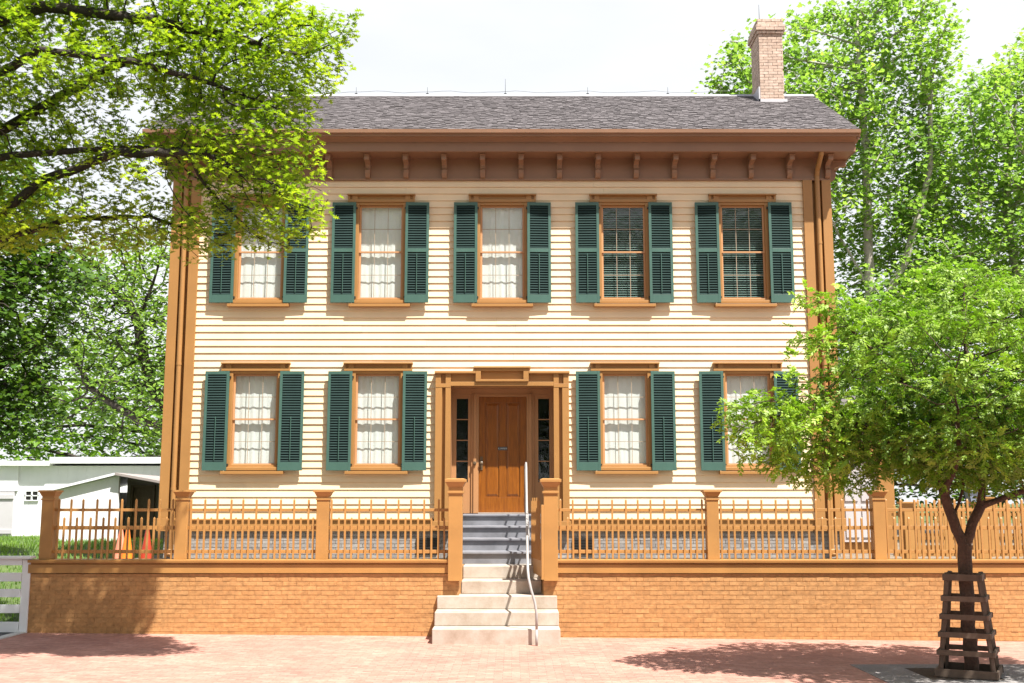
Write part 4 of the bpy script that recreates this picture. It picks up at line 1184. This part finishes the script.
# the big oak whose limbs come in from the left
tb = (-9.2, 12.6, 0.0)
tree('oak_tree', 'large oak with yellow-green lobed leaves reaching over the left end of the house front',
     [[tb, (-9.1, 12.6, 1.5), (-8.9, 12.7, 3.2), (-8.6, 12.8, 5.0), (-8.0, 12.9, 7.0), (-7.4, 13.0, 9.5), (-7.0, 13.0, 12.0)],
      [(-8.9, 12.7, 3.2), (-7.6, 12.9, 4.35), (-6.4, 13.0, 4.95), (-5.2, 13.1, 5.35), (-4.2, 13.1, 5.4)],
      [(-8.7, 12.75, 4.4), (-7.4, 12.6, 5.4), (-6.1, 12.6, 5.95), (-5.0, 12.7, 6.1), (-3.9, 12.9, 6.2)],
      [(-8.6, 12.8, 5.0), (-7.2, 13.3, 6.0), (-6.0, 13.4, 6.7), (-4.8, 13.3, 7.4), (-3.6, 13.1, 7.6)],
      [(-8.0, 12.9, 7.0), (-6.6, 12.7, 7.5), (-5.4, 12.5, 7.8), (-4.2, 12.6, 7.7), (-3.0, 12.8, 7.5)],
      [(-8.0, 12.9, 7.0), (-6.4, 13.5, 8.4), (-4.9, 13.6, 9.3), (-3.5, 13.5, 9.7)],
      [(-6.4, 13.0, 4.95), (-5.4, 12.7, 5.7), (-4.4, 12.5, 6.0), (-3.4, 12.5, 6.0)], [(-7.4, 12.6, 5.4), (-6.4, 12.3, 6.5), (-5.2, 12.1, 7.1), (-4.2, 12.2, 7.0), (-3.3, 12.4, 6.8)],
      [(-8.6, 12.8, 5.0), (-8.6, 11.2, 6.0), (-8.2, 9.8, 7.0)], [(-8.3, 12.8, 6.0), (-9.4, 13.5, 7.4), (-11.2, 13.8, 8.4)]],
     [(-5.0, 13.0, 7.3, 2.3, 1.5, 1.5), (-3.15, 13.0, 7.35, 1.30, 1.3, 0.95), (-3.0, 13.1, 6.35, 0.95, 1.2, 0.95), (-2.75, 13.1, 5.65, 0.72, 0.8, 0.48),
      (-4.2, 13.1, 5.85, 1.0, 1.1, 0.55), (-6.6, 12.9, 7.2, 2.0, 1.8, 2.0), (-4.6, 13.2, 9.6, 2.9, 2.0, 1.6), (-8.8, 12.6, 9.0, 3.2, 2.8, 3.0), (-6.6, 13.2, 5.3, 1.3, 1.2, 0.55)],
     9000, 0.13, 1.1, 0.15, STAR, M['leaf_oak'], M['bark'], 10, 0.098, 0.066, 0.0040, 0.23, 3, up=0.6, gaps=(60, 0.34), leaf_r=1.9, iters=70,
     solid=([(-3.1, 12.9, 7.35, 1.35, 1.0, 0.85), (-3.0, 12.9, 6.2, 0.95, 0.9, 0.8), (-2.7, 13.0, 5.55, 0.78, 0.7, 0.55), (-3.5, 13.0, 5.15, 0.7, 0.6, 0.35), (-2.1, 13.0, 7.7, 0.45, 0.5, 0.35), (-2.7, 13.0, 5.05, 0.4, 0.4, 0.2), (-4.8, 13.1, 5.25, 1.1, 0.8, 0.28), (-6.2, 12.9, 5.2, 1.1, 0.8, 0.3)], 3800))

# the young tree in the slatted guard
t0 = (5.62, 13.5, 0.0)
tree('young_tree', 'small spreading street tree with feathery bright leaflets growing in a slatted guard',
     [[t0, (5.61, 13.5, 0.6), (5.61, 13.5, 1.2), (5.62, 13.5, 1.45)],
      [(5.62, 13.5, 1.45), (5.50, 13.5, 1.75), (5.40, 13.47, 2.05), (5.32, 13.45, 2.4), (5.28, 13.4, 3.0), (5.05, 13.4, 3.7)],
      [(5.62, 13.5, 1.45), (5.72, 13.5, 1.72), (5.84, 13.5, 1.92), (5.90, 13.55, 2.4), (5.88, 13.6, 3.2), (5.8, 13.6, 4.1), (5.85, 13.6, 4.8)],
      [(5.50, 13.5, 1.75), (5.66, 13.55, 2.15), (5.68, 13.6, 2.7), (5.6, 13.7, 3.5)],
      [(5.84, 13.5, 1.92), (6.1, 13.4, 2.02), (6.5, 13.3, 2.18), (7.1, 13.2, 2.5)],
      [(5.32, 13.45, 2.4), (4.8, 13.3, 2.65), (4.2, 13.2, 2.95), (3.6, 13.2, 3.05)],
      [(5.28, 13.4, 3.0), (4.8, 13.4, 3.6), (4.3, 13.4, 4.1)],
      [(5.40, 13.47, 2.05), (5.3, 12.7, 2.5), (5.1, 12.2, 2.9)], [(5.90, 13.55, 2.4), (6.1, 14.4, 2.9)]],
     [(5.6, 13.2, 3.40, 1.75, 2.0, 1.25), (3.85, 13.3, 3.0, 1.0, 1.0, 0.65), (4.3, 13.3, 3.95, 0.85, 0.9, 0.50), (5.8, 13.4, 4.45, 0.85, 0.9, 0.58), (7.0, 13.3, 3.3, 1.1, 1.8, 1.0)],
     5000, 0.10, 0.8, 0.115, SPRAY, M['leaf_small'], M['bark_red'], 3, 0.15, 0.045, 0.0026, 0.082, 5, up=0.5, gaps=(34, 0.22), layers=(0.66, -0.25), leaf_r=1.9, along=True, iters=70,
     solid=([(5.6, 13.3, 2.8, 1.6, 1.5, 0.68), (3.75, 13.25, 2.75, 1.0, 0.8, 0.5), (4.1, 13.2, 2.4, 0.6, 0.6, 0.38), (3.2, 13.3, 3.05, 0.55, 0.5, 0.3), (3.95, 13.35, 4.45, 0.5, 0.35, 0.12), (4.7, 13.4, 4.15, 0.6, 0.6, 0.25), (6.9, 13.3, 2.7, 1.0, 1.3, 0.5)], 4600),
     young=((5.5, 13.4, 3.0), (2.0, 1.9, 1.5)))  # extent of the painted light rim and dark core

# trees behind, left
G = 'trees in the background'
tree('background_tree', 'dark-limbed leafy tree rising behind the white shed, left of the house',
     [[(-12.6, 42, 0.9), (-12.6, 42, 3.0), (-12.2, 42, 4.6), (-11.6, 42, 6.2), (-11.3, 42, 8.0)], [(-12.2, 42, 4.6), (-13.6, 42, 6.5), (-14.2, 42, 9.0)], [(-12.2, 42, 4.6), (-13.6, 41, 5.0), (-15.5, 41, 6.2)], [(-11.6, 42, 6.2), (-10.2, 42, 6.8)]],
     [(-13.0, 42, 6.9, 3.0, 2.4, 3.6), (-14.4, 42, 9.6, 3.4, 2.6, 3.0), (-16.8, 42, 7.6, 2.8, 2.2, 3.0)],
     3600, 0.32, 2.4, 0.38, OVAL, M['leaf_mid'], M['bark'], 10, 0.22, 0.24, 0.018, 0.30, 21, G, gaps=(34, 0.95), minr=0.012)
tree('background_tree', 'shaded leafy tree at the far left edge hanging low over the white shed',
     [[(-12.6, 23, 0.5), (-12.4, 23, 3.0), (-12.0, 23, 6.0), (-11.5, 23, 9.0)], [(-12.4, 23, 3.0), (-11.0, 22.8, 4.4), (-9.7, 22.8, 5.2)], [(-12.2, 23, 4.4), (-10.5, 23.2, 6.4), (-9.3, 23.2, 7.4)]],
     [(-10.7, 23, 5.8, 1.7, 1.8, 1.9), (-11.6, 23, 4.6, 2.0, 1.6, 1.3), (-10.2, 23, 3.9, 1.3, 1.1, 0.9), (-12.0, 23, 8.0, 2.4, 2.4, 2.2), (-9.4, 23, 6.6, 0.9, 1.0, 0.9)],
     4000, 0.2, 1.5, 0.25, LOBE, M['leaf_far'], M['bark'], 11, 0.14, 0.15, 0.010, 0.24, 22, G, gaps=(22, 0.5), minr=0.008)
tree('background_tree', 'pale sunlit tree glimpsed low between the dark-limbed tree and the house corner',
     [[(-13.5, 56, 0.9), (-13.5, 56, 6.0), (-13.2, 56, 10.0)]],
     [(-13.5, 56, 5.6, 3.8, 3.0, 4.6), (-17.8, 56, 5.6, 3.8, 3.0, 4.6), (-22.5, 56, 6.0, 3.8, 3.0, 4.6)],
     1800, 0.5, 3.8, 0.6, OVAL, M['leaf_pale'], M['bark'], 13, 0.36, 0.42, 0.03, 0.35, 23, G, gaps=(18, 1.0), minr=0.03)
# trees behind, right
tree('background_tree', 'tall broad-leaved tree with pale bark rising behind the chimney',
     [[(11.6, 36, 0.9), (11.8, 36, 5.0), (12.0, 36, 9.0), (12.1, 36, 13.5), (12.0, 36, 17.5)], [(11.8, 36, 6.0), (10.6, 36, 8.6), (9.7, 36, 11.0), (9.3, 36, 14.0)],
      [(11.9, 36, 7.5), (13.2, 36, 9.8), (14.2, 36, 13.0), (14.4, 36, 16.0)], [(12.0, 36, 9.0), (10.7, 36, 11.5)]],
     [(11.6, 36.8, 14.6, 3.7, 2.6, 5.0), (8.6, 36, 16.0, 2.0, 1.6, 2.0), (11.8, 37.3, 8.2, 3.2, 1.4, 3.0), (13.6, 36, 17.5, 1.9, 2.0, 2.5)],
     4200, 0.33, 2.6, 0.42, LOBE, M['leaf_syc'], M['bark_pale'], 16, 0.17, 0.24, 0.014, 0.24, 31, G, gaps=(44, 0.8), minr=0.012, solid=([(11.4, 35.0, 7.2, 3.0, 0.8, 2.0), (14.0, 35.4, 8.4, 1.8, 1.0, 2.2)], 700))
tree('background_tree', 'broad tree with pale forking limbs at the right edge behind the young tree',
     [[(18.8, 38, 0.9), (18.4, 38, 5.0), (18.0, 38, 8.0), (17.6, 38, 12.5)], [(18.2, 38, 6.0), (17.0, 38, 8.6), (16.0, 38, 11.0)], [(18.2, 38, 7.0), (19.8, 38, 10.5)]],
     [(17.2, 38, 11.6, 3.4, 3.2, 4.6), (19.2, 38, 13.8, 2.6, 2.6, 3.3), (16.4, 38, 7.0, 3.4, 2.8, 2.6), (14.6, 38, 10.2, 2.0, 2.2, 2.4), (19.5, 38, 16.5, 2.8, 2.4, 2.4), (16.6, 37, 14.5, 2.2, 2.0, 2.6)],
     4600, 0.34, 2.6, 0.42, LOBE, M['leaf_syc'], M['bark_pale'], 16, 0.18, 0.25, 0.014, 0.22, 32, G, gaps=(32, 0.8), minr=0.012)
tree('background_tree', 'low dark leafy tree filling the side yard behind the picket fences',
     [[(13.2, 31, 0.9), (13.1, 31, 2.6), (12.8, 31, 4.2)]],
     [(11.6, 31, 3.4, 3.0, 1.6, 1.9), (14.6, 31, 3.6, 3.0, 1.8, 2.2)],
     2200, 0.28, 2.2, 0.34, OVAL, M['leaf_far'], M['bark'], 9, 0.20, 0.2, 0.012, 0.15, 33, G, gaps=(12, 0.6), minr=0.01)
# across the street, seen in the window glass only
for q, (x, y, hgt) in enumerate(((-20, -23, 9.5), (-12, -21, 9.5), (-3.5, -20, 10.5), (4.5, -22, 10), (13, -21, 11), (21, -23, 10))):
    tree('street_tree', 'broad tree across the street behind the viewer',
         [[(x, y, 0.0), (x, y, 4.0), (x + 0.5, y, hgt)]], [(x, y, hgt, 5.6, 3.6, 8.0), (x + 2, y, hgt + 5.5, 3.5, 3, 4)],
         1500, 0.7, 4, 0.75, OVAL, M['leaf_far'], M['bark'], 11, 0.62, 0.5, 0.03, 0.3, 41 + q, 'trees across the street', minr=0.03)

# slatted tree guard
tg = empty('tree_guard', (5.59, 13.5, 0), 'tapered slatted wooden guard standing round the trunk of the young tree', 'tree guard')
gz = walk_z(5.5, 13) + 0.016
cx, cy = 5.59, 13.5
def corner(t, sx, sy):
    h = 0.315 + (0.185 - 0.315) * t; a = R(-27)
    x, y = sx * h, sy * h
    return Vector((cx + x * math.cos(a) - y * math.sin(a), cy + x * math.sin(a) + y * math.cos(a), gz + 1.19 * t))
for sx_, sy_ in ((-1, -1), (1, -1), (1, 1), (-1, 1)):
    m = MB(); m.bar(corner(0.0, sx_ * .93, sy_ * .93), corner(1.0, sx_ * .93, sy_ * .93), 0.042, 0.042, random.random()); m.build('corner_slat', M['guard_wood'], tg, attr=True)
for i, t in enumerate((0.045, 0.235, 0.405, 0.575, 0.75, 0.955)):
    hh = 0.085 if i == 0 else 0.075 if i == 5 else 0.06
    cs = [corner(t, a, b) for a, b in ((-1.06, -1.06), (1.06, -1.06), (1.06, 1.06), (-1.06, 1.06))]
    for k in range(4):
        m = MB(); p, q = cs[k], cs[(k + 1) % 4]; e = (q - p).normalized() * 0.02
        off = Vector((0, 0, 0.0015 * (k % 2)))
        m.bar(p - e + off, q + e * 0.2 + off, 0.022, hh, random.random()); m.build('hoop_board', M['guard_wood'], tg, attr=True)

# grass blades on the lawn
n = 26000
gx = rng.uniform(-19, -7.15, n); gy = 17.3 + (rng.random(n) ** 1.4) * 17.5
gzz = np.array([lawn_z(a, b) for a, b in zip(gx, gy)])
T = np.array([(-0.010, 0, 0), (0.010, 0, 0), (0.004, 0.02, 0.06), (0.0, 0.045, 0.10)])
ang = rng.uniform(0, 6.283, n); ca, sa = np.cos(ang), np.sin(ang); z_, o_ = np.zeros(n), np.ones(n)
F = np.stack([np.stack([ca, -sa, z_], 1), np.stack([sa, ca, z_], 1), np.stack([z_, z_, o_], 1)], 1)
gr = leaf_object('grass', T, [(0, 1, 2), (0, 2, 3)], F, np.stack([gx, gy, gzz], 1), rng.uniform(0.6, 1.3, n), rng.random(n), M['leaf_pale'], None, (0, 0, 0))
tag(gr, 'short sunlit grass behind the white board fence', 'grass', kind='stuff')
